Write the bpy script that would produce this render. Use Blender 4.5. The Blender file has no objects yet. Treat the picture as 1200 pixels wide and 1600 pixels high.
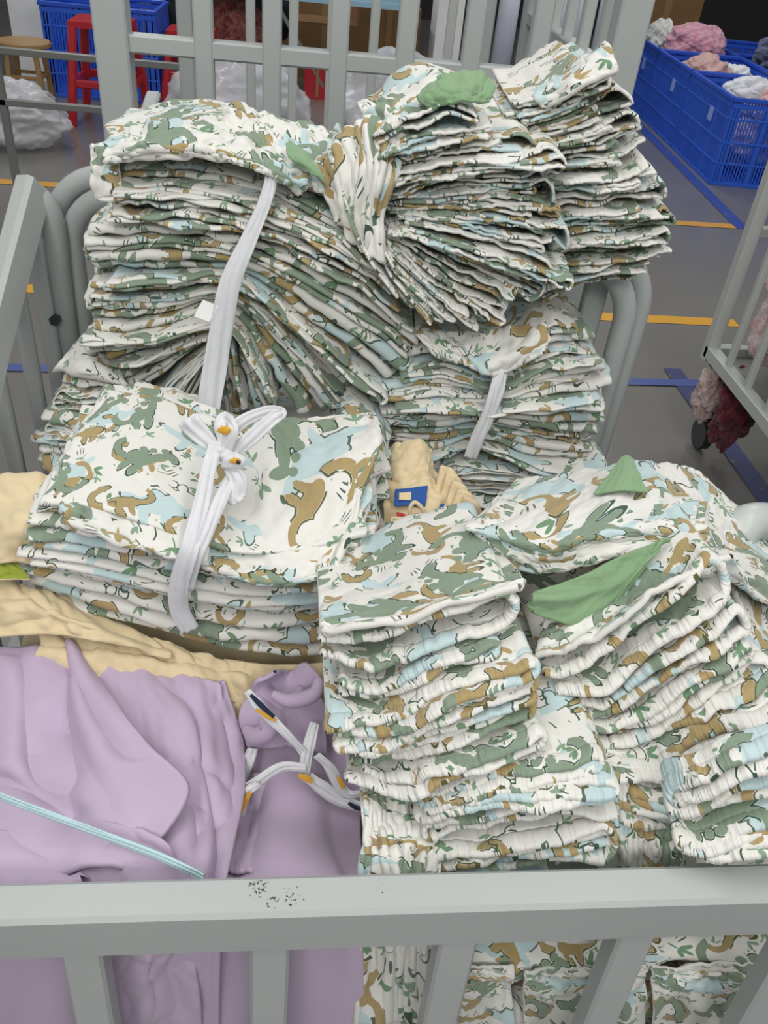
import bpy, math, random
import numpy as np
from mathutils import Matrix, Vector

# ------------------------------------------------------------------ camera
SC = bpy.context.scene
F, PITCH, ROLL, YAW, H = 1300.0, math.radians(37), math.radians(6.2), math.radians(7), 1.5
def basis():
    cy, sy = math.cos(YAW), math.sin(YAW)
    w = np.array([sy*math.cos(PITCH), cy*math.cos(PITCH), -math.sin(PITCH)])
    r = np.array([cy, -sy, 0.0]); u = np.cross(r, w)
    c, s = math.cos(ROLL), math.sin(ROLL)
    return c*r+s*u, -s*r+c*u, w
CR, CU, CW = basis()
EYE = np.array([0, 0, H])
cam_d = bpy.data.cameras.new('camera'); cam = bpy.data.objects.new('camera', cam_d)
SC.collection.objects.link(cam); SC.camera = cam
cam_d.sensor_width = 36; cam_d.lens = F/1600*36; cam_d.clip_start = 0.02; cam_d.clip_end = 100
cam.matrix_world = Matrix(((CR[0], CU[0], -CW[0], 0), (CR[1], CU[1], -CW[1], 0), (CR[2], CU[2], -CW[2], H), (0, 0, 0, 1)))

def ray(px, py): return CW+CR*(px-600)/F-CU*(py-800)/F
def aty(px, py, y): d = ray(px, py); return EYE+d*(y/d[1])
def atz(px, py, z): d = ray(px, py); return EYE+d*((z-H)/d[2])

# ------------------------------------------------------------------ world, lights, exposure
wd = bpy.data.worlds.new('world'); SC.world = wd; wd.use_nodes = True
wd.node_tree.nodes['Background'].inputs[0].default_value = (0.97, 0.98, 1.0, 1)
wd.node_tree.nodes['Background'].inputs[1].default_value = 0.34
SC.view_settings.view_transform = 'Standard'; SC.view_settings.look = 'None'
SC.view_settings.gamma = 1.0; SC.view_settings.use_curve_mapping = False
SC.view_settings.exposure = -0.13
def area(name, loc, rot, sx, sy, power, col=(1, 1, 1)):
    l = bpy.data.lights.new(name, 'AREA'); l.shape = 'RECTANGLE'; l.size = sx; l.size_y = sy
    l.energy = power; l.color = col
    o = bpy.data.objects.new(name, l); o.location = loc; o.rotation_euler = rot; SC.collection.objects.link(o); return o
area('ceiling_and_fill_light', (-0.75, -0.1, 3.0), (0, math.radians(-8), 0), 0.35, 2.6, 34, (1.0, 0.985, 0.96))
area('ceiling_and_fill_light', (0.9, 0.3, 3.0), (0, 0, 0), 0.35, 2.6, 26, (1.0, 0.985, 0.96))
area('ceiling_and_fill_light', (0.0, -1.7, 2.9), (math.radians(32), 0, 0), 2.4, 0.5, 42, (1.0, 0.99, 0.97))  # fill light added behind the camera, tilted forward to brighten front faces
for yy, pw in ((4.2, 34), (7.4, 34)):
    for xx in (-1.6, 2.4):
        area('ceiling_and_fill_light', (xx, yy, 3.2), (0, 0, 0), 0.3, 1.8, pw, (0.97, 0.99, 1.0))
area('window_light', (-2.4, 11.5, 1.6), (math.radians(-90), 0, math.radians(180)), 1.4, 1.8, 60, (0.92, 0.97, 1.0))

# ------------------------------------------------------------------ helpers: nodes
def nt_new(name, rough=0.6, spec=0.4):
    m = bpy.data.materials.new(name); m.use_nodes = True
    t = m.node_tree; b = t.nodes['Principled BSDF']
    b.inputs['Roughness'].default_value = rough; b.inputs['Specular IOR Level'].default_value = spec
    return m, t, b
class NG:
    def __init__(s, t): s.t = t
    def n(s, ty, **k):
        x = s.t.nodes.new(ty)
        for a, v in k.items(): setattr(x, a, v)
        return x
    def put(s, sock, v):
        if isinstance(v, bpy.types.NodeSocket): s.t.links.new(v, sock)
        else: sock.default_value = v
    def m(s, op, a, b=None, c=None, clamp=False):
        x = s.n('ShaderNodeMath', operation=op, use_clamp=clamp)
        for i, v in enumerate((a, b, c)):
            if v is not None: s.put(x.inputs[i], v)
        return x.outputs[0]
    def v(s, op, a, b=None, sc=None):
        x = s.n('ShaderNodeVectorMath', operation=op); s.put(x.inputs[0], a)
        if b is not None: s.put(x.inputs[1], b)
        if sc is not None: s.put(x.inputs['Scale'], sc)
        return x.outputs['Value' if op in ('LENGTH', 'DOT_PRODUCT', 'DISTANCE') else 'Vector']
    def mix(s, f, a, b):
        x = s.n('ShaderNodeMix', data_type='RGBA'); s.put(x.inputs[0], f); s.put(x.inputs[6], a); s.put(x.inputs[7], b)
        return x.outputs[2]
    def noise(s, vec, scale, detail=2, rough=0.5):
        x = s.n('ShaderNodeTexNoise'); s.put(x.inputs['Vector'], vec); x.inputs['Scale'].default_value = scale
        x.inputs['Detail'].default_value = detail; x.inputs['Roughness'].default_value = rough
        return x.outputs['Fac'], x.outputs['Color']
    def n_z(s, v):
        x = s.n('ShaderNodeSeparateXYZ'); s.put(x.inputs[0], v); return x.outputs[2]
    def ramp(s, v, a, b):
        x = s.n('ShaderNodeMapRange'); s.put(x.inputs[0], v); x.inputs[1].default_value = a; x.inputs[2].default_value = b
        return x.outputs[0]
def rgb(h):
    c = [int(h[i:i+2], 16)/255 for i in (0, 2, 4)]
    return tuple((x/12.92 if x <= .04045 else ((x+.055)/1.055)**2.4) for x in c)+(1,)

def simple(name, hexc, rough=0.6, spec=0.4, var=0.06, scale=6, metal=0, bump=0, bscale=200):
    m, t, b = nt_new(name, rough, spec); g = NG(t)
    co = g.n('ShaderNodeTexCoord').outputs['Object']
    f, _ = g.noise(co, scale, 4)
    c = rgb(hexc); d = tuple(min(1, x*(1+var*2)) for x in c[:3])+(1,); e = tuple(x*(1-var*2) for x in c[:3])+(1,)
    t.links.new(g.mix(f, e, d), b.inputs['Base Color']); b.inputs['Metallic'].default_value = metal
    if bump:
        nf, _ = g.noise(co, bscale, 2); bp = g.n('ShaderNodeBump'); bp.inputs['Strength'].default_value = bump
        bp.inputs['Distance'].default_value = 0.002
        t.links.new(nf, bp.inputs['Height']); t.links.new(bp.outputs[0], b.inputs['Normal'])
    return m

# dinosaur print: every motif is a union of ellipses placed in jittered cells of the cloth's own UVs
def dino_print(name):
    m, t, b = nt_new(name, 0.85, 0.15); g = NG(t)
    uv = g.n('ShaderNodeUVMap', uv_map='UVMap').outputs[0]
    _, wc = g.noise(uv, 55, 2)
    warp = g.v('SCALE', g.v('SUBTRACT', wc, (0.5, 0.5, 0.5)), sc=0.0024)
    p = g.v('ADD', uv, warp); p = g.v('MULTIPLY', p, (1, 1, 0))
    def cell(size, off, rot_amp, jitter=0.55):
        q = g.v('ADD', g.v('SCALE', p, sc=1/size), off)
        vo = g.n('ShaderNodeTexVoronoi', voronoi_dimensions='2D', feature='F1')
        vo.inputs['Scale'].default_value = 1; vo.inputs['Randomness'].default_value = jitter
        t.links.new(q, vo.inputs['Vector'])
        loc = g.v('SUBTRACT', q, vo.outputs['Position'])
        sep = g.n('ShaderNodeSeparateColor'); t.links.new(vo.outputs['Color'], sep.inputs[0])
        r = g.n('ShaderNodeVectorRotate', rotation_type='Z_AXIS'); t.links.new(loc, r.inputs['Vector'])
        ang = g.m('MULTIPLY', g.m('SUBTRACT', sep.outputs[0], 0.5), rot_amp); t.links.new(ang, r.inputs['Angle'])
        flip = g.m('SUBTRACT', g.m('MULTIPLY', g.m('GREATER_THAN', sep.outputs[1], 0.5), 2.0), 1.0)
        cb = g.n('ShaderNodeCombineXYZ'); t.links.new(flip, cb.inputs[0]); cb.inputs[1].default_value = 1; cb.inputs[2].default_value = 0
        return g.v('MULTIPLY', r.outputs[0], cb.outputs[0]), sep.outputs[2]
    def ell(q, c, r, a=0):
        mp = g.n('ShaderNodeMapping', vector_type='TEXTURE'); t.links.new(q, mp.inputs[0])
        mp.inputs['Location'].default_value = (c[0], c[1], 0); mp.inputs['Rotation'].default_value = (0, 0, math.radians(a))
        mp.inputs['Scale'].default_value = (r[0], r[1], 1)
        return g.m('MULTIPLY', g.m('SUBTRACT', g.v('LENGTH', mp.outputs[0]), 1.0), min(r))
    def ring(q, c, R, th, side):
        d = g.v('SUBTRACT', q, (c[0], c[1], 0)); L = g.m('SUBTRACT', g.m('ABSOLUTE', g.m('SUBTRACT', g.v('LENGTH', d), R)), th)
        h = g.v('DOT_PRODUCT', d, (side[0], side[1], 0))
        return g.m('MAXIMUM', L, h)
    def union(ds, k=0.012):
        o = ds[0]
        for d in ds[1:]:
            x = g.n('ShaderNodeMath', operation='SMOOTH_MIN'); x.inputs[2].default_value = k
            t.links.new(o, x.inputs[0]); t.links.new(d, x.inputs[1]); o = x.outputs[0]
        return o
    # light blue: broad plated dinosaur
    q, rb = cell(0.108, (0.3, 0.7, 0), 1.6)
    blue = union([ell(q, (0, 0), (.24, .13)), ell(q, (.26, .06), (.13, .055), 25), ell(q, (-.28, -.03), (.17, .045), -18),
                  ell(q, (-.1, -.15), (.05, .12)), ell(q, (.11, -.15), (.05, .12)), ell(q, (0, .14), (.07, .07), 45), ell(q, (-.13, .1), (.06, .06), 45)])
    # tan: long neck and curled tail
    q2, rt = cell(0.098, (5.1, 2.2, 0), 2.6)
    tan = union([ell(q2, (-.02, -.02), (.17, .085), 15), ring(q2, (.15, .16), .15, .038, (-.75, -.3)), ell(q2, (.13, .32), (.085, .035), 10),
                 ring(q2, (-.24, .06), .13, .03, (.2, 1)), ell(q2, (-.08, -.15), (.035, .1), 10), ell(q2, (.06, -.13), (.035, .1), -8)])
    # green: upright dinosaur with bumpy back
    q3, rg = cell(0.104, (9.7, 6.4, 0), 1.5)
    gre = union([ell(q3, (0, 0), (.15, .12), 30), ell(q3, (.13, .17), (.06, .14), -25), ell(q3, (.22, .29), (.1, .05), -8),
                 ring(q3, (-.2, .07), .17, .045, (.5, 1)), ell(q3, (-.05, -.17), (.045, .13)), ell(q3, (.09, -.15), (.045, .13)),
                 ell(q3, (-.05, .15), (.05, .05)), ell(q3, (.03, .23), (.045, .045)), ell(q3, (.11, .33), (.04, .04))], 0.012)
    # little leaves, two sizes, and pencil dashes
    def sprig(size, off):
        s, rr = cell(size, off, 6.3, 0.7)
        d = union([ell(s, (0, .13), (.065, .17)), ell(s, (.14, .06), (.055, .15), -52), ell(s, (-.14, .06), (.055, .15), 52),
                   ell(s, (0, -.16), (.02, .15))], 0.01)
        return d, rr
    lf, rl = sprig(0.030, (2.2, 8.1, 0)); lf2, rl2 = sprig(0.047, (7.2, 3.3, 0))
    s, rd = cell(0.034, (4.4, 1.2, 0), 6.3, 0.8)
    dash = union([ell(s, (-.13, 0), (.022, .15), 8), ell(s, (0, .03), (.022, .17)), ell(s, (.13, -.01), (.022, .14), -8)], 0.005)
    def fill(d, lo=0.0): return g.m('LESS_THAN', d, lo)
    def line(d, w, r): return g.m('MULTIPLY', g.m('LESS_THAN', g.m('ABSOLUTE', g.m('SUBTRACT', d, 0.009)), w), r)
    bigmask = g.m('MINIMUM', g.m('MINIMUM', blue, tan), gre)
    free = g.m('GREATER_THAN', bigmask, 0.03)
    ln, _ = g.noise(uv, 38, 1); lnm = g.m('GREATER_THAN', ln, 0.51)
    col = rgb('d6d5cf')
    fb = g.m('MULTIPLY', fill(blue), g.m('GREATER_THAN', rb, 0.12))
    ft = g.m('MULTIPLY', fill(tan), g.m('GREATER_THAN', rt, 0.08)); fg = g.m('MULTIPLY', fill(gre), g.m('GREATER_THAN', rg, 0.15))
    fine, _ = g.noise(uv, 260, 2)
    col = g.mix(fb, col, rgb('b4c8c9'))
    col = g.mix(line(blue, .007, lnm), col, rgb('54695f'))
    col = g.mix(ft, col, g.mix(fine, rgb('9a865c'), rgb('a8966c')))
    col = g.mix(line(tan, .007, lnm), col, rgb('5b5a37'))
    col = g.mix(fg, col, g.mix(fine, rgb('748571'), rgb('869683')))
    col = g.mix(line(gre, .007, lnm), col, rgb('3c5343'))
    f1 = g.m('MULTIPLY', g.m('MULTIPLY', fill(lf), free), g.m('GREATER_THAN', rl, 0.3))
    col = g.mix(f1, col, rgb('7f9880'))
    f2 = g.m('MULTIPLY', g.m('MULTIPLY', fill(lf2), free), g.m('GREATER_THAN', rl2, 0.28))
    col = g.mix(f2, col, g.mix(g.m('GREATER_THAN', rl2, 0.72), rgb('6b8b6c'), rgb('a69168')))
    f3 = g.m('MULTIPLY', g.m('MULTIPLY', fill(dash), free), g.m('GREATER_THAN', rd, 0.5))
    col = g.mix(f3, col, rgb('4f5d52'))
    t.links.new(col, b.inputs['Base Color'])
    b.inputs['Sheen Weight'].default_value = 0.15
    gu = g.n('ShaderNodeUVMap', uv_map='Gather').outputs[0]
    sp = g.n('ShaderNodeSeparateXYZ'); t.links.new(gu, sp.inputs[0])
    gn, _ = g.noise(g.v('MULTIPLY', gu, (190, 16, 0)), 1.0, 2)
    gfade = g.m('POWER', 2.718, g.m('MULTIPLY', sp.outputs[1], -26))
    gh = g.m('MULTIPLY', g.m('MULTIPLY', gn, gfade), 2.6)
    nf, _ = g.noise(uv, 140, 3); nf = g.m('ADD', g.m('MULTIPLY', nf, .35), gh); bp = g.n('ShaderNodeBump'); bp.inputs['Strength'].default_value = 0.9; bp.inputs['Distance'].default_value = 0.0018
    t.links.new(nf, bp.inputs['Height']); t.links.new(bp.outputs[0], b.inputs['Normal'])
    return m

def cloth(name, hexc, var=0.03, bump=0.3, rib=0):
    m, t, b = nt_new(name, 0.88, 0.15); g = NG(t)
    uv = g.n('ShaderNodeUVMap').outputs[0]
    f, _ = g.noise(uv, 90, 3)
    c = rgb(hexc)
    t.links.new(g.mix(f, tuple(x*(1-var*2) for x in c[:3])+(1,), tuple(min(1, x*(1+var*2)) for x in c[:3])+(1,)), b.inputs['Base Color'])
    b.inputs['Sheen Weight'].default_value = 0.2
    h, _ = g.noise(uv, 25, 4, 0.55)
    if rib:
        w = g.n('ShaderNodeTexWave'); w.inputs['Scale'].default_value = rib; t.links.new(uv, w.inputs['Vector'])
        h = g.m('ADD', g.m('MULTIPLY', h, 0.4), w.outputs['Fac'])
    bp = g.n('ShaderNodeBump'); bp.inputs['Strength'].default_value = bump; bp.inputs['Distance'].default_value = 0.002 if not rib else 0.001
    t.links.new(h, bp.inputs['Height']); t.links.new(bp.outputs[0], b.inputs['Normal'])
    return m

# painted steel with chipped marks given in world metres: (x, y, radius)
def painted(name, hexc, chips=()):
    m, t, b = nt_new(name, 0.36, 0.5); g = NG(t)
    co = g.n('ShaderNodeNewGeometry').outputs['Position']
    f, _ = g.noise(co, 5, 4)
    c = rgb(hexc); col = g.mix(f, tuple(x*.93 for x in c[:3])+(1,), tuple(x*1.06 for x in c[:3])+(1,))
    ch, _ = g.noise(co, 300, 3, 0.7); ch2, _ = g.noise(co, 90, 2, .6)
    for (x, y, r, thr) in chips:
        d = g.v('DISTANCE', g.v('MULTIPLY', co, (1, 1, 0)), (x, y, 0))
        k = g.m('MULTIPLY', g.m('MULTIPLY', g.m('LESS_THAN', g.m('ADD', d, g.m('MULTIPLY', ch2, r*1.6)), r*1.5), g.m('GREATER_THAN', ch, thr)), g.m('GREATER_THAN', g.n_z(co), .794)); col = g.mix(k, col, rgb('2e2d2b'))
    t.links.new(col, b.inputs['Base Color'])
    nf, _ = g.noise(co, 480, 2); bp = g.n('ShaderNodeBump'); bp.inputs['Strength'].default_value = 0.12; bp.inputs['Distance'].default_value = 0.001
    t.links.new(nf, bp.inputs['Height']); t.links.new(bp.outputs[0], b.inputs['Normal'])
    return m

M = {}
M['dino'] = dino_print('dinosaur_print_cotton')
M['edge'] = cloth('cotton_white_edge', 'd2d1cb')
M['green'] = cloth('sage_green_rib', '7f9d78', rib=150, bump=0.4)
M['lilac'] = cloth('lilac_jersey', 'b3a2b8', var=0.015, bump=0.15)
M['cream'] = cloth('cream_jersey', 'd3c19c', var=0.02)
M['gauze'] = cloth('white_gauze_strip', 'cfd0d3', var=0.04)
M['aqua'] = cloth('pale_aqua_cord', 'b3cfd3', rib=160)
M['blueprint'] = cloth('royal_blue_print', '2f5596'); M['redprint'] = cloth('red_print', 'b0413c')
M['navy'] = cloth('navy_print', '232b40'); M['mustard'] = cloth('mustard_print', 'd3a13a'); M['lime'] = cloth('olive_lime_trim', '8d9a3c')
M['tag'] = simple('tag_paper', 'e8e8e6', 0.6)
M['steel'] = painted('pale_grey_painted_steel', 'a5aaa8', ((-0.028, 0.374, 0.013, 0.56), (0.003, 0.368, 0.013, .58), (-0.014, 0.362, 0.008, .56), (0.08, 0.374, 0.013, 0.64)))
M['steel_light'] = painted('light_grey_painted_steel', 'b7bcb8')
M['steel_dull'] = painted('dull_grey_painted_steel', '7d7f7b')
M['bolt'] = simple('dark_bolt_metal', '4a4d50', 0.35, metal=0.8)

# ------------------------------------------------------------------ helpers: objects
def link(o, parent=None):
    SC.collection.objects.link(o)
    if parent is not None: o.parent = parent
    return o
def tag(o, label=None, cat=None, group=None, kind=None):
    if label: o['label'] = label
    if cat: o['category'] = cat
    if group: o['group'] = group
    if kind: o['kind'] = kind
    return o
def empty(name, loc=(0, 0, 0)):
    o = bpy.data.objects.new(name, None); o.location = tuple(map(float, loc)); o.empty_display_size = 0.05; return link(o)
def pmesh(name, V, Fc, mats, parent=None, smooth=True, mi=None, uv=None, guv=None):
    me = bpy.data.meshes.new(name); V = np.asarray(V, dtype=np.float64)
    off = np.zeros(3)
    if parent is not None:                                  # parents are never rotated
        q_ = parent
        while q_ is not None: off = off+np.array(q_.location); q_ = q_.parent
    else: off = np.array([(V[:, 0].min()+V[:, 0].max())/2, (V[:, 1].min()+V[:, 1].max())/2, V[:, 2].min()])
    V = V-off
    if isinstance(Fc, np.ndarray):
        nf = len(Fc); me.vertices.add(len(V)); me.vertices.foreach_set('co', V.ravel())
        me.loops.add(nf*4); me.loops.foreach_set('vertex_index', Fc.ravel().astype(np.int32))
        me.polygons.add(nf); me.polygons.foreach_set('loop_start', np.arange(0, nf*4, 4, dtype=np.int32))
    else:
        me.from_pydata([tuple(v) for v in V], [], Fc)
    for m in (mats if isinstance(mats, (list, tuple)) else [mats]): me.materials.append(m)
    if mi is not None: me.polygons.foreach_set('material_index', mi.astype(np.int32))
    me.update(calc_edges=True); me.validate()
    if smooth: me.polygons.foreach_set('use_smooth', np.ones(len(me.polygons), dtype=bool))
    if uv is not None:
        l = me.uv_layers.new(name='UVMap'); idx = np.empty(len(me.loops), dtype=np.int32); me.loops.foreach_get('vertex_index', idx)
        l.data.foreach_set('uv', uv[idx].ravel())
        if guv is not None:
            l2 = me.uv_layers.new(name='Gather'); l2.data.foreach_set('uv', guv[idx].ravel())
    o = bpy.data.objects.new(name, me)
    if parent is None: o.location = tuple(off)
    return link(o, parent)

class MB:                                                   # gathers boxes, bars and tubes into ONE mesh object
    def __init__(s): s.V = []; s.F = []
    def add(s, V, Fc):
        n = len(s.V); s.V += [tuple(map(float, v)) for v in V]; s.F += [tuple(i+n for i in f) for f in Fc]; return s
    def bar(s, a, b, w, h, up=(0, 0, 1), bev=0.003):        # bevelled box from a to b, w wide across, h along up
        a = Vector(a); b = Vector(b); d = (b-a); L = d.length; d.normalize(); u = Vector(up); r = d.cross(u).normalized(); u = r.cross(d).normalized()
        e = min(bev, w*.3, h*.3)
        pr = [(-w/2+e, -h/2), (w/2-e, -h/2), (w/2, -h/2+e), (w/2, h/2-e), (w/2-e, h/2), (-w/2+e, h/2), (-w/2, h/2-e), (-w/2, -h/2+e)]
        V = [a+r*x+u*y for x, y in pr]+[b+r*x+u*y for x, y in pr]
        Fc = [(i, (i+1) % 8, 8+(i+1) % 8, 8+i) for i in range(8)]+[tuple(range(7, -1, -1)), tuple(range(8, 16))]
        return s.add(V, Fc)
    def box(s, x0, x1, y0, y1, z0, z1, bev=0.003):
        return s.bar(((x0+x1)/2, (y0+y1)/2, z0), ((x0+x1)/2, (y0+y1)/2, z1), x1-x0, y1-y0, up=(0, 1, 0), bev=bev)
    def tube(s, pts, r, n=16, caps=True):
        P = [Vector(map(float, p)) for p in pts]; V = []; Fc = []
        T = [(P[min(i+1, len(P)-1)]-P[max(i-1, 0)]).normalized() for i in range(len(P))]
        u = T[0].orthogonal().normalized()
        rr = r if isinstance(r, (list, tuple)) else [r]*len(P)
        for i, p in enumerate(P):
            u = (u-T[i]*u.dot(T[i])).normalized(); v = T[i].cross(u)
            V += [p+(u*math.cos(2*math.pi*k/n)+v*math.sin(2*math.pi*k/n))*rr[i] for k in range(n)]
        for i in range(len(P)-1):
            for k in range(n): Fc.append((i*n+k, i*n+(k+1) % n, (i+1)*n+(k+1) % n, (i+1)*n+k))
        if caps: Fc += [tuple(range(n-1, -1, -1)), tuple(range((len(P)-1)*n, len(P)*n))]
        return s.add(V, Fc)
    def lathe(s, c, prof, n=24, sy=1.0):
        V = []; Fc = []
        for r, z in prof: V += [(c[0]+r*math.cos(2*math.pi*k/n), c[1]+r*sy*math.sin(2*math.pi*k/n), c[2]+z) for k in range(n)]
        for i in range(len(prof)-1):
            for k in range(n): Fc.append((i*n+k, i*n+(k+1) % n, (i+1)*n+(k+1) % n, (i+1)*n+k))
        Fc += [tuple(range(n-1, -1, -1)), tuple(range((len(prof)-1)*n, len(prof)*n))]
        return s.add(V, Fc)
    def build(s, name, mat, parent=None, smooth=False):
        o = pmesh(name, s.V, s.F, mat, parent, smooth); return o

def smooth_path(pts, n=8):
    P = np.array(pts, dtype=float); out = []
    Q = np.vstack([2*P[0]-P[1], P, 2*P[-1]-P[-2]])
    for i in range(1, len(Q)-2):
        for k in range(n):
            t = k/n; a, b, c, d = Q[i-1:i+3]
            out.append(.5*((2*b)+(-a+c)*t+(2*a-5*b+4*c-d)*t*t+(-a+3*b-3*c+d)*t**3))
    out.append(P[-1]); return np.array(out)

def fbm(p, q, seed, freq=1.0, octv=3):                      # smooth pseudo-noise from sums of sines, about -1..1
    rs = np.random.RandomState(int(seed) % 100000); o = np.zeros(np.broadcast(p, q).shape); a = 1.0; tot = 0
    for k in range(octv):
        for j in range(3):
            th = rs.rand()*6.283; ph = rs.rand()*6.283; f = freq*(0.7+0.7*rs.rand())
            o = o+a*np.sin(f*(np.cos(th)*p+np.sin(th)*q)+ph+0.9*np.sin(0.6*f*(np.sin(th)*p-np.cos(th)*q)+ph*2))
        tot += a*1.7; a *= 0.5; freq *= 2.03
    return o/tot
def cr_w(t): return [(-t+2*t*t-t**3)/2, (2-5*t*t+3*t**3)/2, (t+4*t*t-3*t**3)/2, (-t*t+t**3)/2]
def lattice(C, u, f):                                       # Catmull-Rom surface through control net C[nf,nu,3]; linear outside
    nf, nu, _ = C.shape
    E = np.zeros((nf+2, nu+2, 3)); E[1:-1, 1:-1] = C
    E[0, 1:-1] = 2*C[0]-C[1]; E[-1, 1:-1] = 2*C[-1]-C[-2]
    E[:, 0] = 2*E[:, 1]-E[:, 2]; E[:, -1] = 2*E[:, -2]-E[:, -3]
    U = np.clip(u, -.18, 1.18)*(nu-1); W = np.clip(f, -.18, 1.18)*(nf-1)
    iu = np.clip(np.floor(U).astype(int), 0, nu-2); jf = np.clip(np.floor(W).astype(int), 0, nf-2)
    wu = cr_w(U-iu); wf = cr_w(W-jf)
    o = np.zeros(U.shape+(3,))
    for a in range(4):
        for b in range(4): o += E[jf+a, iu+b]*(wf[a]*wu[b])[..., None]
    return o

def thick_sheet(G, S, T, th, rim=None, edges=(1, 1, 1, 1), mid=0.0):
    """closed cloth sheet around grid G[ns,nq,3]; S,T metric uv; th thickness array; rounded free edges"""
    ns, nq, _ = G.shape
    du = np.gradient(G, axis=0); dv = np.gradient(G, axis=1)
    n = np.cross(du, dv); L = np.linalg.norm(n, axis=2, keepdims=True); n = n/np.maximum(L, 1e-9)
    th = np.broadcast_to(th, (ns, nq)).copy()
    A = G+n*th[..., None]/2; B = G-n*th[..., None]/2
    V = np.concatenate([A.reshape(-1, 3), B.reshape(-1, 3)]); N = ns*nq
    idx = np.arange(N).reshape(ns, nq)
    q = np.stack([idx[:-1, :-1], idx[1:, :-1], idx[1:, 1:], idx[:-1, 1:]], -1).reshape(-1, 4)
    Fs = [q, q[:, ::-1]+N]; uvs = np.stack([S.ravel(), T.ravel()], -1); UV = np.concatenate([uvs, uvs])
    mi = [np.zeros(len(q)), np.zeros(len(q))]
    V = [V]; UV = [UV]; base = 2*N
    # rim with one extra middle loop pushed outwards
    def rimloop(ii, out):
        nonlocal base
        m = (A.reshape(-1, 3)[ii]+B.reshape(-1, 3)[ii])/2+out*th.ravel()[ii][:, None]*0.45
        V.append(m); UV.append(uvs[ii]); k = np.arange(len(ii))+base; base += len(ii)
        a = np.stack([ii[:-1], ii[1:], k[1:], k[:-1]], -1); b = np.stack([k[:-1], k[1:], ii[1:]+N, ii[:-1]+N], -1)
        Fs.append(a); Fs.append(b); mi.append(np.ones(len(a))*(1 if rim else 0)); mi.append(np.ones(len(b))*(1 if rim else 0))
    def unit(x): return x/np.maximum(np.linalg.norm(x, axis=-1, keepdims=True), 1e-9)
    rimloop(idx[:, 0][::-1], unit(-dv[:, 0])[::-1]); rimloop(idx[:, -1], unit(dv[:, -1]))
    rimloop(idx[0, :], unit(-du[0, :])); rimloop(idx[-1, :][::-1], unit(du[-1, :])[::-1])
    return np.concatenate(V), np.concatenate(Fs), np.concatenate(mi), np.concatenate(UV)

def profile(seq, L, Hh, ds=0.005, jit=0.012, rs=None, bulge=1.0, puff=0.0, mouth=0.0, spread=1.0):
    """folded path in (p,h): plies at the heights of seq, turning alternately at p=L and p=0"""
    mx = max(seq)+1; pts = []; hts = [(k+.5)/mx*Hh for k in seq]
    ends = [L-rs.rand()*jit, rs.rand()*jit]
    d = 1
    start = rs.rand()*0.2*L
    cur = start
    for k, h in enumerate(hts):
        last = k == len(hts)-1
        if last: tgt = (L*(.86+.12*rs.rand())) if d > 0 else L*(.14*rs.rand())
        else:
            r = abs(hts[k+1]-h)/2
            tgt = (L-r*bulge-rs.rand()*jit*(1 if r < Hh*.3 else .3)) if d > 0 else r*bulge+rs.rand()*jit*(1 if r < Hh*.3 else .3)
        n = max(3, int(abs(tgt-cur)/ds)); x = np.linspace(cur, tgt, n)
        pts += [(a, h) for a in x]
        if not last:
            h2 = hts[k+1]; r = abs(h2-h)/2; m = max(6, int(math.pi*r/ds)); cy = (h+h2)/2
            for j in range(1, m):
                a = math.pi*j/m
                pts.append((tgt+d*bulge*r*math.sin(a), cy-math.cos(a)*(h2-h)/2))
        cur = tgt; d = -d
    pts = np.array(pts)
    if puff: # loops swell at both ends
        e = np.minimum(pts[:, 0], L-pts[:, 0]); pts[:, 1] = Hh/2+(pts[:, 1]-Hh/2)*(1+puff*np.exp(-(np.abs(e-.012)/.018)**2)-.5*puff*np.exp(-(np.abs(e-.06)/.03)**2))
    if mouth: pts[:, 1] = Hh*.5+(pts[:, 1]-Hh*.5)*spread*(1-mouth*(1-np.clip(pts[:, 0]/L, 0, 1)))
    return pts

SEED = [7]
def rnd():
    SEED[0] += 1; return np.random.RandomState(SEED[0]*7919 % 99991)

SEQS = [[0, 1], [0, 3, 2, 1], [3, 0, 1, 2], [0, 1, 2, 3], [3, 2, 1, 0], [1, 0], [0, 1, 2]]
def ordn(n): return ['topmost', 'second', 'third', 'fourth', 'fifth', 'sixth', 'seventh', 'eighth', 'ninth', 'tenth', 'eleventh', 'twelfth', 'thirteenth', 'fourteenth', 'fifteenth',
    'sixteenth', 'seventeenth', 'eighteenth', 'nineteenth', 'twentieth', 'twenty-first', 'twenty-second', 'twenty-third', 'twenty-fourth', 'twenty-fifth', 'twenty-sixth', 'twenty-seventh', 'twenty-eighth'][n]

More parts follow.
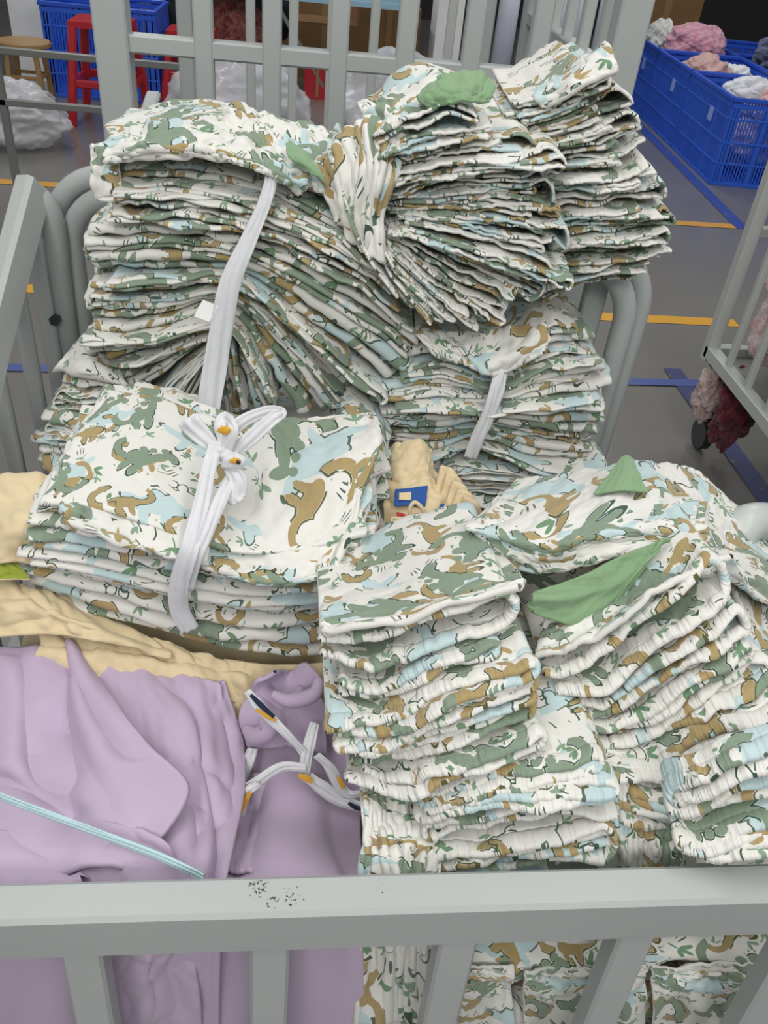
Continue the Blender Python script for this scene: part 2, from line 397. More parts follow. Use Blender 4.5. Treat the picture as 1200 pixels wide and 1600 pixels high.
def garment(C, f0, f1, D, vdir, mode='u', seq=None, th=0.0022, band=0.0, ruff=0.0, ruff_f=420, wob=0.3, u0=0.0, u1=1.0, jit=0.02,
            mats=None, name='folded_garment', curl=None, edge_rough=0.006, ds=0.005, sag=0.0, rfade=0.03, puff=.35, mouth=0, coh=.02, casing=0.0, flipu=None, vj=.014, spread=1.0):
    """one folded garment between lattice fractions f0..f1. mode 'u': folds at the left and right ends; mode 'v': folds along the front"""
    rs = rnd(); sd = rs.randint(1e6)
    mid = lattice(C, np.linspace(0, 1, 9), np.full(9, (f0+f1)/2)); W = np.linalg.norm(np.diff(mid, axis=0), axis=1).sum()*(u1-u0)
    a = lattice(C, np.array([.15, .5, .85]), np.full(3, f0)); b = lattice(C, np.array([.15, .5, .85]), np.full(3, f1)); Hh = np.linalg.norm(a-b, axis=1).mean()
    if seq is None: seq = SEQS[rs.randint(len(SEQS))]
    vd = np.array(vdir, float); vd /= np.linalg.norm(vd)
    if mode == 'u':
        pr = profile(seq, W, Hh, ds, jit, rs, puff=puff, mouth=mouth, spread=spread); nq = max(12, int(D/0.0055))
        q = D*(np.linspace(0, 1, nq)**(1.8 if casing else 1.35))
    else:
        pr = profile([k for k in seq][::1], D, Hh, ds, jit, rs); nq = max(20, int(W/0.006)); q = np.linspace(0, W, nq)
        pr[:, 0] = D-pr[:, 0]                               # turns land on the front edge first
        pr[:, 0] = np.where(pr[:, 0] < 0, 0, pr[:, 0])
    if mode == 'u' and (rs.rand() < 0.5 if flipu is None else flipu): pr[:, 0] = W-pr[:, 0]
    s = np.concatenate([[0], np.cumsum(np.linalg.norm(np.diff(pr, axis=0), axis=1))])
    P = pr[:, 0][:, None]+0*q[None, :]; Hq = pr[:, 1][:, None]+0*q[None, :]; Q = q[None, :]+0*P; S = s[:, None]+0*Q
    gap = Hh/max(2, max(seq)+1)
    Hq = Hq+gap*wob*fbm(P*1.0, Q, sd, 60, 3)+gap*wob*.7*fbm(S, Q, sd+5, 95, 2)
    if ruff:
        ph = fbm(S, S*0, sd+3, 35, 2)*5
        fade = np.exp(-Q/rfade) if mode == 'u' else np.exp(-np.minimum(Q, W-Q)/rfade)
        cs = S if mode == 'u' else S*1.0
        gth = np.sin(cs*ruff_f+ph*2)+.6*np.sin(cs*ruff_f*1.63+ph*3.1+1)
        Hq = Hq+ruff*fade*(gth*.6+1.2*fbm(cs, Q*.3, sd+21, ruff_f*.45, 2))
    else: gth = 0*S
    # uneven free edge
    if mode == 'u':
        Q2 = Q+edge_rough*fbm(S, S*0, sd+9, 28, 3)*np.exp(-Q/0.08)+(rs.rand()-.5)*vj*2
        uu = u0+(u1-u0)*P/W; vv = Q2
    else:
        e = edge_rough*fbm(S, S*0, sd+9, 28, 3)
        uu = u0+(u1-u0)*(Q+e*np.where(Q < W/2, 1, -1))/W; vv = P+0.004*fbm(Q, Q*0+f0*9, sd+4, 22, 3)+(rs.rand()-.5)*vj
    ff = f0+(f1-f0)*Hq/Hh
    ff = ff+coh*fbm(uu*5, ff*7+vv*12, 4242+int(C[0, 0, 0]*1e4), 1.0, 2)
    X = lattice(C, uu, ff)+vv[..., None]*vd
    if mode == 'v': X[..., 1] += .007*fbm(uu*6, ff*9, 99+int(C[0, 0, 0]*1e4), 1.0, 2)
    if curl is not None: X = X+curl(uu, vv, ff)
    if sag: X[..., 2] -= sag*np.clip(vv, 0, 1)**2
    t = np.full(P.shape, th)
    if band and mode == 'u':
        t = t+th*1.5*np.exp(-(Q/ (band*.55))**4)
    if casing:
        x = (Q-.0075)/.0085; t = th+casing*np.sqrt(np.clip(1-x*x, 0.02, 1))*np.where(Q < .017, 1, 0)
        t = t*(1+.16*gth*np.exp(-(Q/.02)**2))
    U0 = rs.rand()*3; V0 = rs.rand()*3
    A_, B_ = (S+U0, Q+V0) if rs.rand() < .5 else (Q+U0, S+V0)
    mats = mats or [M['dino'], M['edge']]
    if band and mode == 'u':
        k = int(np.searchsorted(q, band)); k = max(3, k)
        _, _, _, G1 = thick_sheet(X[:, k-1:], S[:, k-1:], Q[:, k-1:], t[:, k-1:], rim=True); _, _, _, G2 = thick_sheet(X[:, :k], S[:, :k], Q[:, :k], t[:, :k], rim=True)
        V, Fc, mi, UV = thick_sheet(X[:, k-1:], A_[:, k-1:], B_[:, k-1:], t[:, k-1:], rim=True)
        o = pmesh(name, V, Fc, mats, None, True, mi, UV, G1)
        V, Fc, mi, UV = thick_sheet(X[:, :k], A_[:, :k], B_[:, :k], t[:, :k], rim=True)
        pmesh('gathered_hem', V, Fc, mats, o, True, mi*0, UV, G2)
    else:
        V, Fc, mi, UV = thick_sheet(X, A_, B_, t, rim=True)
        o = pmesh(name, V, Fc, mats, None, True, mi, UV)
    return o

def net(rows, flip=True):
    C = np.array([[aty(*p) for p in r] for r in rows])
    return C[::-1] if flip else C                           # rows are written top to bottom
def pile(rows, n, D, vdir, label, group, **k):
    C = net(rows); os = []
    rs = rnd(); wts = k.pop('wts', None); cuts = np.cumsum(np.r_[0, .7+.6*rs.rand(n)**1.3*1.3 if wts is None else wts]); cuts = cuts/cuts[-1]; last = k.pop('last', None)
    uj = k.pop('uj', 0.03); modes = k.pop('modes', 'u'); seqs = k.pop('seqs', None); keep = k.pop('keep', None)
    for i in range(n):
        kk = dict(k); kk['u0'] = k.get('u0', 0)+(rs.rand()-.5)*uj; kk['u1'] = k.get('u1', 1)+(rs.rand()-.5)*uj
        if seqs: kk['seq'] = seqs[rs.randint(len(seqs))]
        if last and i == n-1: kk.update(last)
        o = garment(C, cuts[i], cuts[i+1], D*(.92+.16*rs.rand()), vdir, mode=modes[rs.randint(len(modes))], **kk)
        r = n-1-i
        w = 'topmost' if r == 0 else ('lowest' if r == n-1 else ordn(r)+' from the top')
        tag(o, label % w, 'folded garment', group); os.append(o)
    return C, os

def patch(name, rows, mats, amp=0.006, wl=0.06, th=0.002, nu=90, nv=90, seed=None, parent=None, creases=(), hem=0, mode3=False, ridge=.3, fr=(1, 1)):
    """freely draped cloth through world control points"""
    C = np.array(rows, float) if mode3 else np.array([[aty(*p) for p in r] for r in rows])
    u = np.linspace(0, 1, nu)[None, :]+np.zeros((nv, 1)); f = np.linspace(0, 1, nv)[:, None]+np.zeros((1, nu))
    sd = seed if seed is not None else SEED[0]*13; SEED[0] += 1
    W = np.linalg.norm(C[0, 0]-C[0, -1]); L = np.linalg.norm(C[0, 0]-C[-1, 0])
    uw = u+0.012*fbm(f*6, u*0, sd+1, 1.5, 3)*1.0; fw = f+0.012*fbm(u*6, f*0, sd+2, 1.5, 3)
    X = lattice(C, uw, fw)
    du = np.gradient(X, axis=1); dv = np.gradient(X, axis=0); n = np.cross(du, dv); n /= np.maximum(np.linalg.norm(n, axis=2, keepdims=True), 1e-9)
    a = u*W; b = f*L; k = 6.283/wl
    w = amp*fbm(a*fr[0], b*fr[1], sd+7, k, 3)
    r = fbm(a*fr[0], b*fr[1], sd+17, k*.7, 2); w = w+amp*ridge*(1-np.sqrt(r*r+.006)*2.0)
    for (x0, y0, x1, y1, am, wd) in creases:                # raised folds as lines in patch fractions
        dx, dy = (x1-x0)*W, (y1-y0)*L; ll = math.hypot(dx, dy); tx, ty = dx/ll, dy/ll
        s_ = (a-x0*W)*tx+(b-y0*L)*ty; d = -(a-x0*W)*ty+(b-y0*L)*tx+0.006*fbm(s_, s_*0, sd+3, 40, 2)
        prof = np.exp(-np.abs(d/wd)**1.6)*np.clip(np.minimum(s_, ll-s_)/(0.25*ll)+.9, 0, 1)
        w = w+am*prof*(1+0.0*d)
    X = X+n*w[..., None]
    if hem: th_ = th+th*1.1*(np.exp(-((1-f)*L/hem)**6)); th_ = th_
    else: th_ = th
    rs = rnd(); U0 = rs.rand()*3
    V, Fc, mi, UV = thick_sheet(X, a+U0, b+U0*.7, th_, rim=True)
    return pmesh(name, V, Fc, mats, parent, True, mi, UV)

def strip(name, pts, w, mat, parent=None, nrm=(0, -1, 0.3), th=0.0015, twist=0.0, puff=0.25, seed=1):
    P = smooth_path(pts, 14); n = len(P); T = np.gradient(P, axis=0); T /= np.linalg.norm(T, axis=1, keepdims=True)
    N = np.tile(np.array(nrm, float), (n, 1)); N -= T*(N*T).sum(1, keepdims=True); N /= np.linalg.norm(N, axis=1, keepdims=True)
    ang = twist*np.sin(np.linspace(0, 9, n)+seed); Bn = np.cross(T, N)
    B2 = Bn*np.cos(ang)[:, None]+N*np.sin(ang)[:, None]; N2 = N*np.cos(ang)[:, None]-Bn*np.sin(ang)[:, None]
    m = 11; x = np.linspace(-1, 1, m); wv = np.interp(np.linspace(0, 1, n), np.linspace(0, 1, len(w)), w) if isinstance(w, (list, tuple)) else np.full(n, w)
    s = np.concatenate([[0], np.cumsum(np.linalg.norm(np.diff(P, axis=0), axis=1))])
    S = s[:, None]+0*x[None, :]; Xq = x[None, :]*wv[:, None]/2
    fold = puff*wv[:, None]*(0.35*np.cos(x*math.pi)[None, :]*.5+.22*np.sin(x*7+s[:, None]*25+seed)+.1*np.sin(x*13-s[:, None]*60))
    G = P[:, None, :]+B2[:, None, :]*Xq[..., None]+N2[:, None, :]*fold[..., None]
    V, Fc, mi, UV = thick_sheet(G, S, Xq+3, th, rim=True)
    return pmesh(name, V, Fc, [mat, mat], parent, True, mi, UV)
def P3(L): return [aty(*p) for p in L]

# ------------------------------------------------------------------ the setting
def floor_mat():
    m, t, b = nt_new('grey_epoxy_floor', 0.2, 0.5); g = NG(t)
    co = g.n('ShaderNodeNewGeometry').outputs['Position']
    f, _ = g.noise(co, 1.3, 5); f2, _ = g.noise(co, 14, 6, 0.7)
    col = g.mix(f, rgb('666461'), rgb('7e7b75')); col = g.mix(g.m('MULTIPLY', g.ramp(f2, .6, .8), 0.5), col, rgb('4d4c4a'))
    t.links.new(col, b.inputs['Base Color'])
    t.links.new(g.m('ADD', 0.12, g.m('MULTIPLY', f2, 0.2)), b.inputs['Roughness'])
    n3, _ = g.noise(co, 9, 3); bp = g.n('ShaderNodeBump'); bp.inputs['Strength'].default_value = 0.12; bp.inputs['Distance'].default_value = 0.01
    t.links.new(n3, bp.inputs['Height']); t.links.new(bp.outputs[0], b.inputs['Normal'])
    return m
fl = MB().box(-6, 9, -2, 16, -0.1, 0).build('floor', floor_mat()); tag(fl, kind='structure')
def painted_line(name, hexc, a, b, w, label, thr):
    m, t, bs = nt_new(name+'_paint', 0.3, 0.4); g = NG(t)
    co = g.n('ShaderNodeNewGeometry').outputs['Position']; f, _ = g.noise(co, 11, 5, 0.7)
    t.links.new(g.mix(g.ramp(f, thr, thr+.05), rgb(hexc), rgb('6a6c6e')), bs.inputs['Base Color'])
    a = np.array(a); b = np.array(b); d = (b-a)/np.linalg.norm(b-a); r = np.array([-d[1], d[0]])*w/2
    zz = .0012+.0006*int(name[-1]); V = [(*(a+r), zz), (*(a-r), zz), (*(b-r), zz), (*(b+r), zz)]
    o = pmesh(name, [(x, y, z) for x, y, z in V], [(0, 1, 2, 3)], m, None, False); tag(o, label, 'floor marking', kind='structure')
painted_line('trim_1', 'e0a52c', (-3.4, 3.40), (1.99, 3.53), .085, 'yellow floor line', .75)
painted_line('trim_2', 'd39a35', (-3.4, 4.82), (2.58, 5.0), .085, 'yellow floor line', .7)
painted_line('trim_3', '3d4f96', (2.62, 4.96), (2.9, 9.0), .085, 'blue floor line', .58)
painted_line('trim_4', '3d4573', (1.5, 3.02), (1.53, 0.9), .075, 'blue floor line', .56)
painted_line('trim_5', '4a5c9c', (-1.6, 2.72), (2.05, 2.93), .055, 'blue floor line', .56)
wl = MB().box(-6, 9, 13.5, 13.7, 0, 3.5).build('wall_back', simple('dim_grey_wall', '2e2c2b', 0.8)); tag(wl, kind='structure')
cl = MB().box(-2.36, -2.12, 7.5, 7.9, 0, 3.4).build('wall_pillar', simple('white_pillar_paint', 'e9e9e6', 0.5)); tag(cl, kind='structure')
cl2 = MB().box(0.93, 1.14, 7.6, 8.0, 0, 3.4).build('wall_pillar', simple('white_pillar_paint', 'ecebe8', 0.5)); tag(cl2, kind='structure')

# ------------------------------------------------------------------ the storage trolley holding the garments
TR = empty('garment_trolley', (0.05, 0.85, 0))
tag(TR, 'pale grey steel trolley in the foreground filled with tied bundles of garments', 'trolley')
a0 = np.array([-0.62, 0.3675, 0.757]); a1 = np.array([0.86, 0.3675, 0.8075])
MB().bar(a0, a1, 0.036, 0.064, bev=0.004).build('front_rail', M['steel'], TR)
def railz(x): return 0.757+(x+.62)/1.48*0.0505
for x in (-.52, -.35, -.178, -.0155, .153, .318, .485, .65):
    MB().bar((x, .366, railz(x)-.031), (x+(x-.05)*.02, .333, .30), .035, .026, up=(0, 1, 0), bev=.003).build('slat', M['steel'], TR)
MB().bar((-.62, .333, .285), (.86, .333, .285), 0.036, 0.045).build('bottom_rail', M['steel'], TR)
MB().box(-.56, .82, .33, 1.32, .24, .26).build('deck', M['steel_dull'], TR)
# far end hoop: two nested tubes with rounded corners
def hoop(pL, pR, zt, zb, r, rad):
    pL = np.array(pL); pR = np.array(pR); d = pR-pL; L = np.linalg.norm(d); d = d/L; pts = []
    pts.append((*pL, zb)); pts.append((*pL, zt-rad))
    for k in range(1, 10):
        a = math.pi/2*k/10; q = pL+d*rad*(1-math.cos(a)); pts.append((*q, zt-rad+rad*math.sin(a)))
    pts.append((*(pL+d*rad), zt)); pts.append((*(pR-d*rad), zt))
    for k in range(1, 10):
        a = math.pi/2*k/10; q = pR-d*rad*(1-math.sin(a)); pts.append((*q, zt-rad*(1-math.cos(a))))
    pts.append((*pR, zt-rad)); pts.append((*pR, zb))
    return pts
MB().tube(hoop((-.395, 1.31), (.490, 1.150), 1.12, .1, .02, .10), .0165, 18).build('end_hoop', M['steel'], TR, True)
MB().tube(hoop((-.365, 1.285), (.463, 1.128), 1.10, .1, .02, .09), .0165, 18).build('end_hoop', M['steel'], TR, True)
MB().bar((.415, 1.17, .15), (.425, 1.17, 1.08), .034, .02, up=(0, 1, 0)).build('end_post', M['steel'], TR)
# left side guard with sloping flat top bar
def q3(px, py, y): return tuple(aty(px, py, y))
A = q3(52, 292, 1.25); Bq = q3(-14, 545, 1.05); Cq = q3(-70, 800, .86)
sb = MB(); sb.bar(A, Bq, .052, .03, up=(1, 0, .4), bev=.006); sb.bar(Bq, Cq, .052, .03, up=(1, 0, .4), bev=.006); sb.build('side_guard_bar', M['steel'], TR)
MB().tube([tuple(p) for p in smooth_path([q3(45, 300, 1.25), q3(70, 325, 1.255), q3(84, 370, 1.26), q3(90, 430, 1.26), q3(106, 560, 1.26), q3(122, 700, 1.26), q3(165, 1000, 1.26)], 8)], .02, 16).build('side_guard_post', M['steel'], TR, True); guard_post = bpy.data.objects['side_guard_post']
for i, (xa, ya, yy) in enumerate(((-10, 560, 1.1), (22, 430, 1.17), (48, 345, 1.23), (-45, 640, 1.03), (-80, 760, .97))):
    t0 = aty(xa, ya, yy); MB().bar(tuple(t0), (t0[0], t0[1], .26), .024, .014, up=(0, 1, 0)).build('side_slat', M['steel'], TR)
p = aty(88, 498, 1.232)
MB().tube([tuple(p), tuple(p+np.array([0, -.012, .002]))], .0085, 6).build('bolt', M['bolt'], guard_post)
# right-hand rounded handle end peeping past the front pile
MB().tube([tuple(p) for p in smooth_path([aty(1140, 1000, .83), aty(1143, 880, .83), aty(1160, 825, .84), aty(1195, 815, .86), aty(1240, 830, .88), aty(1330, 870, .9)], 8)], .026, 18).build('side_hoop', M['steel_light'], TR, True)

# ------------------------------------------------------------------ bundle A: tall tied bundle at left
GA = 'printed garments of the tall tied bundle at left'
rowsA = [
 [(150, 232, 1.09), (280, 222, 1.08), (418, 258, 1.07), (520, 290, 1.06), (600, 372, 1.06)],
 [(152, 300, 1.09), (280, 305, 1.06), (405, 320, 1.05), (530, 378, 1.04), (638, 470, 1.05)],
 [(138, 385, 1.08), (265, 380, 1.05), (388, 395, 1.04), (515, 462, 1.03), (645, 560, 1.04)],
 [(135, 440, 1.07), (255, 448, 1.05), (370, 445, 1.04), (480, 530, 1.03), (600, 630, 1.03)],
 [(128, 500, 1.07), (240, 500, 1.05), (355, 485, 1.04), (432, 560, 1.03), (500, 655, 1.03)],
 [(140, 560, 1.07), (225, 548, 1.05), (345, 515, 1.04), (385, 580, 1.03), (415, 660, 1.03)],
 [(200, 650, 1.05), (255, 595, 1.05), (335, 535, 1.04), (345, 600, 1.03), (348, 670, 1.03)]]
CA, _ = pile(rowsA, 22, .20, (.05, .98, .02), 'dinosaur-print folded garment, %s in the tall tied bundle by the left guard', GA,
     seqs=[[0, 1], [0, 3, 2, 1], [3, 0, 1, 2], [0, 1, 2, 3], [1, 0], [3, 2, 1, 0]], modes='uvvv', wob=.42, th=.003, casing=.002, puff=.6, edge_rough=.014, uj=.05, jit=.03, mats=[M['dino'], M['dino']])
rowsA2 = [[(205, 665, 1.05), (262, 605, 1.045), (336, 535, 1.04)], [(262, 690, 1.04), (295, 615, 1.035), (338, 542, 1.035)], [(320, 700, 1.035), (328, 625, 1.03), (344, 550, 1.03)]]
pile(rowsA2, 7, .16, (.02, .98, 0), 'dinosaur-print garment, %s of the pleats hanging behind the long white strip', 'printed pleats hanging behind the long white strip', seqs=[[0, 1], [0, 1, 2]], wob=.3, th=.0026, edge_rough=.014, uj=.04)
print('A done')
# ------------------------------------------------------------------ bundle B
GB = 'printed garments fanned out in the upper middle bundle'
rowsB = [
 [(560, 230, 1.06), (610, 175, 1.05), (690, 150, 1.04), (790, 175, 1.04)],
 [(570, 290, 1.05), (625, 250, 1.03), (730, 235, 1.02), (868, 228, 1.03)],
 [(590, 325, 1.05), (665, 315, 1.03), (775, 310, 1.02), (886, 325, 1.02)],
 [(600, 345, 1.04), (665, 355, 1.02), (775, 385, 1.01), (892, 425, 1.01)],
 [(592, 355, 1.04), (650, 395, 1.02), (735, 440, 1.01), (835, 500, 1.0)],
 [(578, 352, 1.04), (625, 410, 1.02), (685, 465, 1.01), (755, 528, 1.0)],
 [(555, 325, 1.05), (585, 390, 1.03), (622, 440, 1.02), (668, 508, 1.01)],
 [(520, 245, 1.06), (545, 330, 1.04), (570, 385, 1.03), (600, 430, 1.02)]]
CB, _ = pile(rowsB, 19, .17, (.03, .98, .05), 'dinosaur-print folded garment, %s in the upper middle fan', GB,
     seqs=[[0, 1], [0, 3, 2, 1], [0, 1, 2, 3], [3, 0, 1, 2]], modes='u', wob=.34, th=.0026, band=.012, edge_rough=.012, ruff=.0011, ruff_f=420, uj=.09, jit=.05, puff=.6, mouth=.3, casing=.0016, spread=1.12)
# ------------------------------------------------------------------ bundle C
GC = 'printed garments of the upper right stack on the trolley hoop'
rowsC = [
 [(775, 165, 1.11), (860, 130, 1.10), (960, 72, 1.09)],
 [(785, 205, 1.10), (870, 180, 1.09), (968, 140, 1.08)],
 [(800, 260, 1.09), (900, 225, 1.08), (1010, 190, 1.07)],
 [(820, 320, 1.09), (925, 295, 1.07), (1042, 275, 1.06)],
 [(840, 375, 1.08), (945, 355, 1.06), (1055, 345, 1.06)],
 [(850, 420, 1.08), (945, 405, 1.06), (1050, 395, 1.06)],
 [(840, 475, 1.08), (920, 455, 1.07), (1010, 430, 1.07)]]
CC, _ = pile(rowsC, 17, .18, (.02, .98, .02), 'dinosaur-print folded garment, %s in the upper right stack over the hoop', GC,
     seqs=[[0, 1], [0, 3, 2, 1], [3, 0, 1, 2], [3, 2, 1, 0]], modes='u', wob=.3, th=.0028, band=.012, edge_rough=.012, ruff=.0010, ruff_f=420, uj=.09, jit=.05, puff=.6, mouth=.3, casing=.0016, spread=1.12)
# ------------------------------------------------------------------ bundle D
GD = 'printed garments of the tied bundle below the upper middle fan'
rowsD = [
 [(640, 520, 1.05), (700, 515, 1.05), (790, 560, 1.04), (850, 510, 1.04), (905, 500, 1.05)],
 [(600, 590, 1.04), (690, 580, 1.03), (778, 600, 1.02), (860, 570, 1.02), (940, 560, 1.04)],
 [(592, 630, 1.04), (680, 630, 1.02), (766, 635, 1.01), (860, 630, 1.01), (944, 620, 1.03)],
 [(592, 672, 1.03), (680, 675, 1.02), (754, 665, 1.01), (850, 685, 1.01), (928, 690, 1.02)],
 [(610, 705, 1.03), (680, 720, 1.02), (742, 700, 1.01), (825, 728, 1.01), (905, 738, 1.02)]]
CD, _ = pile(rowsD, 15, .2, (.0, 1, 0), 'dinosaur-print folded garment, %s in the tied bundle beside the right hoop', GD,
     seqs=[[0, 1], [0, 1, 2, 3], [0, 3, 2, 1], [1, 0]], modes='uvv', wob=.36, th=.003, casing=.002, puff=.5, mats=[M['dino'], M['dino']], edge_rough=.012, uj=.06, jit=.03)
rowsD2 = [[(690, 735, 1.01), (740, 728, 1.0), (830, 740, 1.0), (880, 750, 1.0)], [(700, 800, .99), (760, 800, .98), (830, 800, .98), (880, 800, .98)]]
pile(rowsD2, 3, .18, (0, 1, 0), 'dinosaur-print garment, %s of three under the lower tied bundle', 'garments crushed under the lower tied bundle', wob=.4, edge_rough=.01)
print('D done')
# ------------------------------------------------------------------ bundle E: front left, tied with a bow
GE = 'printed garments of the front left bundle tied with a bow'
rowsE = [
 [(62, 800, .735), (160, 812, .725), (290, 845, .72), (410, 868, .72), (560, 845, .735)],
 [(30, 850, .735), (150, 868, .72), (288, 895, .715), (402, 915, .715), (548, 905, .73)],
 [(45, 895, .735), (168, 922, .72), (290, 952, .715), (400, 975, .715), (525, 970, .725)],
 [(80, 950, .74), (185, 975, .725), (300, 1008, .72), (400, 1030, .715), (510, 1038, .72)]]
CE, _ = pile(rowsE, 9, .25, (.10, .97, .10), 'dinosaur-print folded garment, %s in the front left bundle with the bow', GE,
     seqs=[[1, 0], [0, 1], [0, 1, 2, 3], [3, 2, 1, 0]], modes='v', wob=.26, th=.0024, ruff=.0012, ruff_f=420, rfade=.018, uj=.07, jit=.01, edge_rough=.014)
rowsEt = [[(100, 718, .88), (180, 720, .86), (290, 742, .85), (410, 760, .85), (530, 750, .85)],
          [(75, 768, .74), (165, 785, .73), (290, 815, .725), (410, 838, .725), (552, 822, .735)],
          [(62, 800, .735), (160, 815, .725), (290, 848, .72), (410, 871, .72), (560, 848, .735)]]
# two upper garments: broad printed faces on top of the bundle
def top_garment(rows, label, group, amp=.0045, wl=.07, fr=(1, 1), hem=0.02, th=.0035, creases=(), seed=None, mats=None, nu=110, nv=110, tuck=0, tuckl=0, tuckr=0):
    rows = [[aty(*p) for p in r] for r in rows]
    if tuck: rows.append([p+np.array([0, tuck, -.004]) for p in rows[-1]])
    if tuckl: rows = [[r[0]+np.array([tuckl, .004, -.01])]+r for r in rows]
    if tuckr: rows = [r+[r[-1]+np.array([-tuckr, .004, -.012])] for r in rows]
    o = patch('folded_garment', rows, mats or [M['dino'], M['edge']], amp=amp, wl=wl, th=th, nu=nu, nv=nv, seed=seed, hem=hem, creases=creases, fr=fr, mode3=True)
    tag(o, label, 'folded garment', group); return o
top_garment([[(215, 595, 1.03), (290, 612, 1.02), (350, 640, 1.0), (420, 655, 1.0)], [(180, 655, .95), (280, 665, .93), (360, 690, .93), (430, 700, .93)],
             [(130, 740, .85), (270, 760, .83), (380, 780, .83), (450, 790, .83)], [(125, 800, .80), (270, 820, .79), (380, 840, .79), (450, 850, .79)]],
            'dinosaur-print garment with a raised rear corner showing behind the bow', GE)
gl = top_garment([[(120, 668, .96), (200, 662, .955), (300, 672, .95), (345, 690, .94)],
             [(108, 715, .87), (190, 715, .86), (290, 730, .85), (342, 745, .85)],
             [(98, 775, .78), (180, 782, .77), (260, 800, .765), (330, 822, .76)],
             [(100, 800, .725), (180, 835, .715), (260, 858, .71), (325, 872, .71)],
             [(110, 822, .722), (185, 848, .712), (262, 868, .708), (322, 884, .708)]],
            'upper left printed garment of the bow bundle with gathered left edge', GE, amp=.005, seed=41, tuck=.03, tuckl=.025)
top_garment([[(345, 668, .97), (420, 655, .97), (500, 655, .96), (585, 645, .96)],
             [(335, 735, .88), (420, 720, .87), (500, 722, .87), (590, 700, .88)],
             [(320, 810, .78), (410, 820, .77), (500, 812, .77), (560, 790, .79)],
             [(315, 872, .72), (400, 898, .712), (480, 892, .712), (530, 872, .72)],
             [(318, 886, .718), (400, 912, .708), (480, 906, .708), (528, 886, .715)]],
            'upper right printed garment of the bow bundle with green and blue dinosaurs', GE, amp=.005, seed=77, tuck=.03, tuckr=.02)
top_garment([[(420, 660, .99), (480, 655, .985), (540, 650, .98), (583, 645, .975)], [(440, 700, .93), (500, 700, .92), (550, 690, .92), (596, 690, .93)],
             [(470, 770, .87), (520, 760, .86), (560, 750, .86), (606, 735, .90)]],
            'printed garment at the rear right corner of the bow bundle', GE, amp=.003)
# column of folds behind right of E, and small stack behind left
rowsE2 = [[(520, 662, .98), (560, 655, .97), (600, 690, .97)], [(530, 740, .93), (570, 735, .91), (612, 740, .92)], [(530, 810, .88), (565, 815, .86), (608, 800, .87)], [(540, 880, .84), (570, 885, .82), (600, 870, .83)]]
pile(rowsE2, 9, .12, (.0, 1, 0.0), 'dinosaur-print folded garment, %s in the narrow stack right of the bow', 'garments in the narrow stack right of the bow bundle', wob=.3, edge_rough=.01, modes='uv', ruff=.0008)
rowsE3 = [[(105, 560, 1.10), (135, 555, 1.08), (180, 575, 1.08)], [(80, 630, 1.08), (130, 632, 1.05), (200, 640, 1.05)], [(60, 690, 1.05), (110, 700, 1.02), (180, 700, 1.02)], [(58, 745, 1.02), (100, 755, 1.0), (170, 755, 1.0)]]
pile(rowsE3, 7, .15, (.05, 1, 0.0), 'dinosaur-print folded garment, %s in the small stack by the left guard slats', 'garments in the small stack by the left guard slats', wob=.35, edge_rough=.014, modes='uv', ruff=.0012, ruff_f=420)
print('E done')

# ------------------------------------------------------------------ front right stacks F and G
GF = 'printed garments of the front stack in the middle'
rowsF = [
 [(508, 985, .575), (600, 975, .57), (700, 945, .57), (822, 915, .58)],
 [(506, 1075, .545), (600, 1085, .53), (700, 1040, .53), (825, 990, .55)],
 [(505, 1150, .52), (590, 1165, .50), (700, 1125, .49), (850, 1070, .51)],
 [(540, 1215, .49), (630, 1235, .47), (740, 1205, .46), (865, 1150, .48)]]
CF, FG = pile(rowsF, 7, .20, (-.02, .97, -.2), 'dinosaur-print garment with gathered hem, %s in the front middle stack', GF, wts=[1, 1.1, .9, 1, 1.3, 1.5, 2.6],
     seqs=[[0, 1], [1, 0], [0, 1, 2], [0, 1]], modes='u', wob=.2, th=.0028, casing=.0058, band=.018, ruff=.0011, ruff_f=380, uj=.09, jit=.02, edge_rough=.012, ds=.0035, mouth=.35, flipu=False,
     spread=1.12, last=dict(seq=[0, 1], mouth=.65, casing=.007, spread=1.75, puff=0, wob=.1))
rowsF2 = [
 [(640, 1215, .49), (740, 1205, .465), (850, 1190, .46), (968, 1175, .47)],
 [(650, 1285, .45), (740, 1270, .435), (850, 1250, .43), (972, 1240, .44)],
 [(670, 1385, .42), (760, 1375, .41), (860, 1365, .405), (966, 1345, .41)]]
pile(rowsF2, 4, .20, (.0, .98, -.1), 'dinosaur-print garment with gathered hem, %s in the low stack by the rail', 'printed garments in the low stack by the front rail',
     seqs=[[0, 3, 2, 1], [0, 1], [3, 0, 1, 2]], modes='u', wob=.18, th=.0028, casing=.0052, band=.018, ruff=.0010, ruff_f=380, mouth=.25, uj=.06, jit=.02, edge_rough=.01, ds=.004)
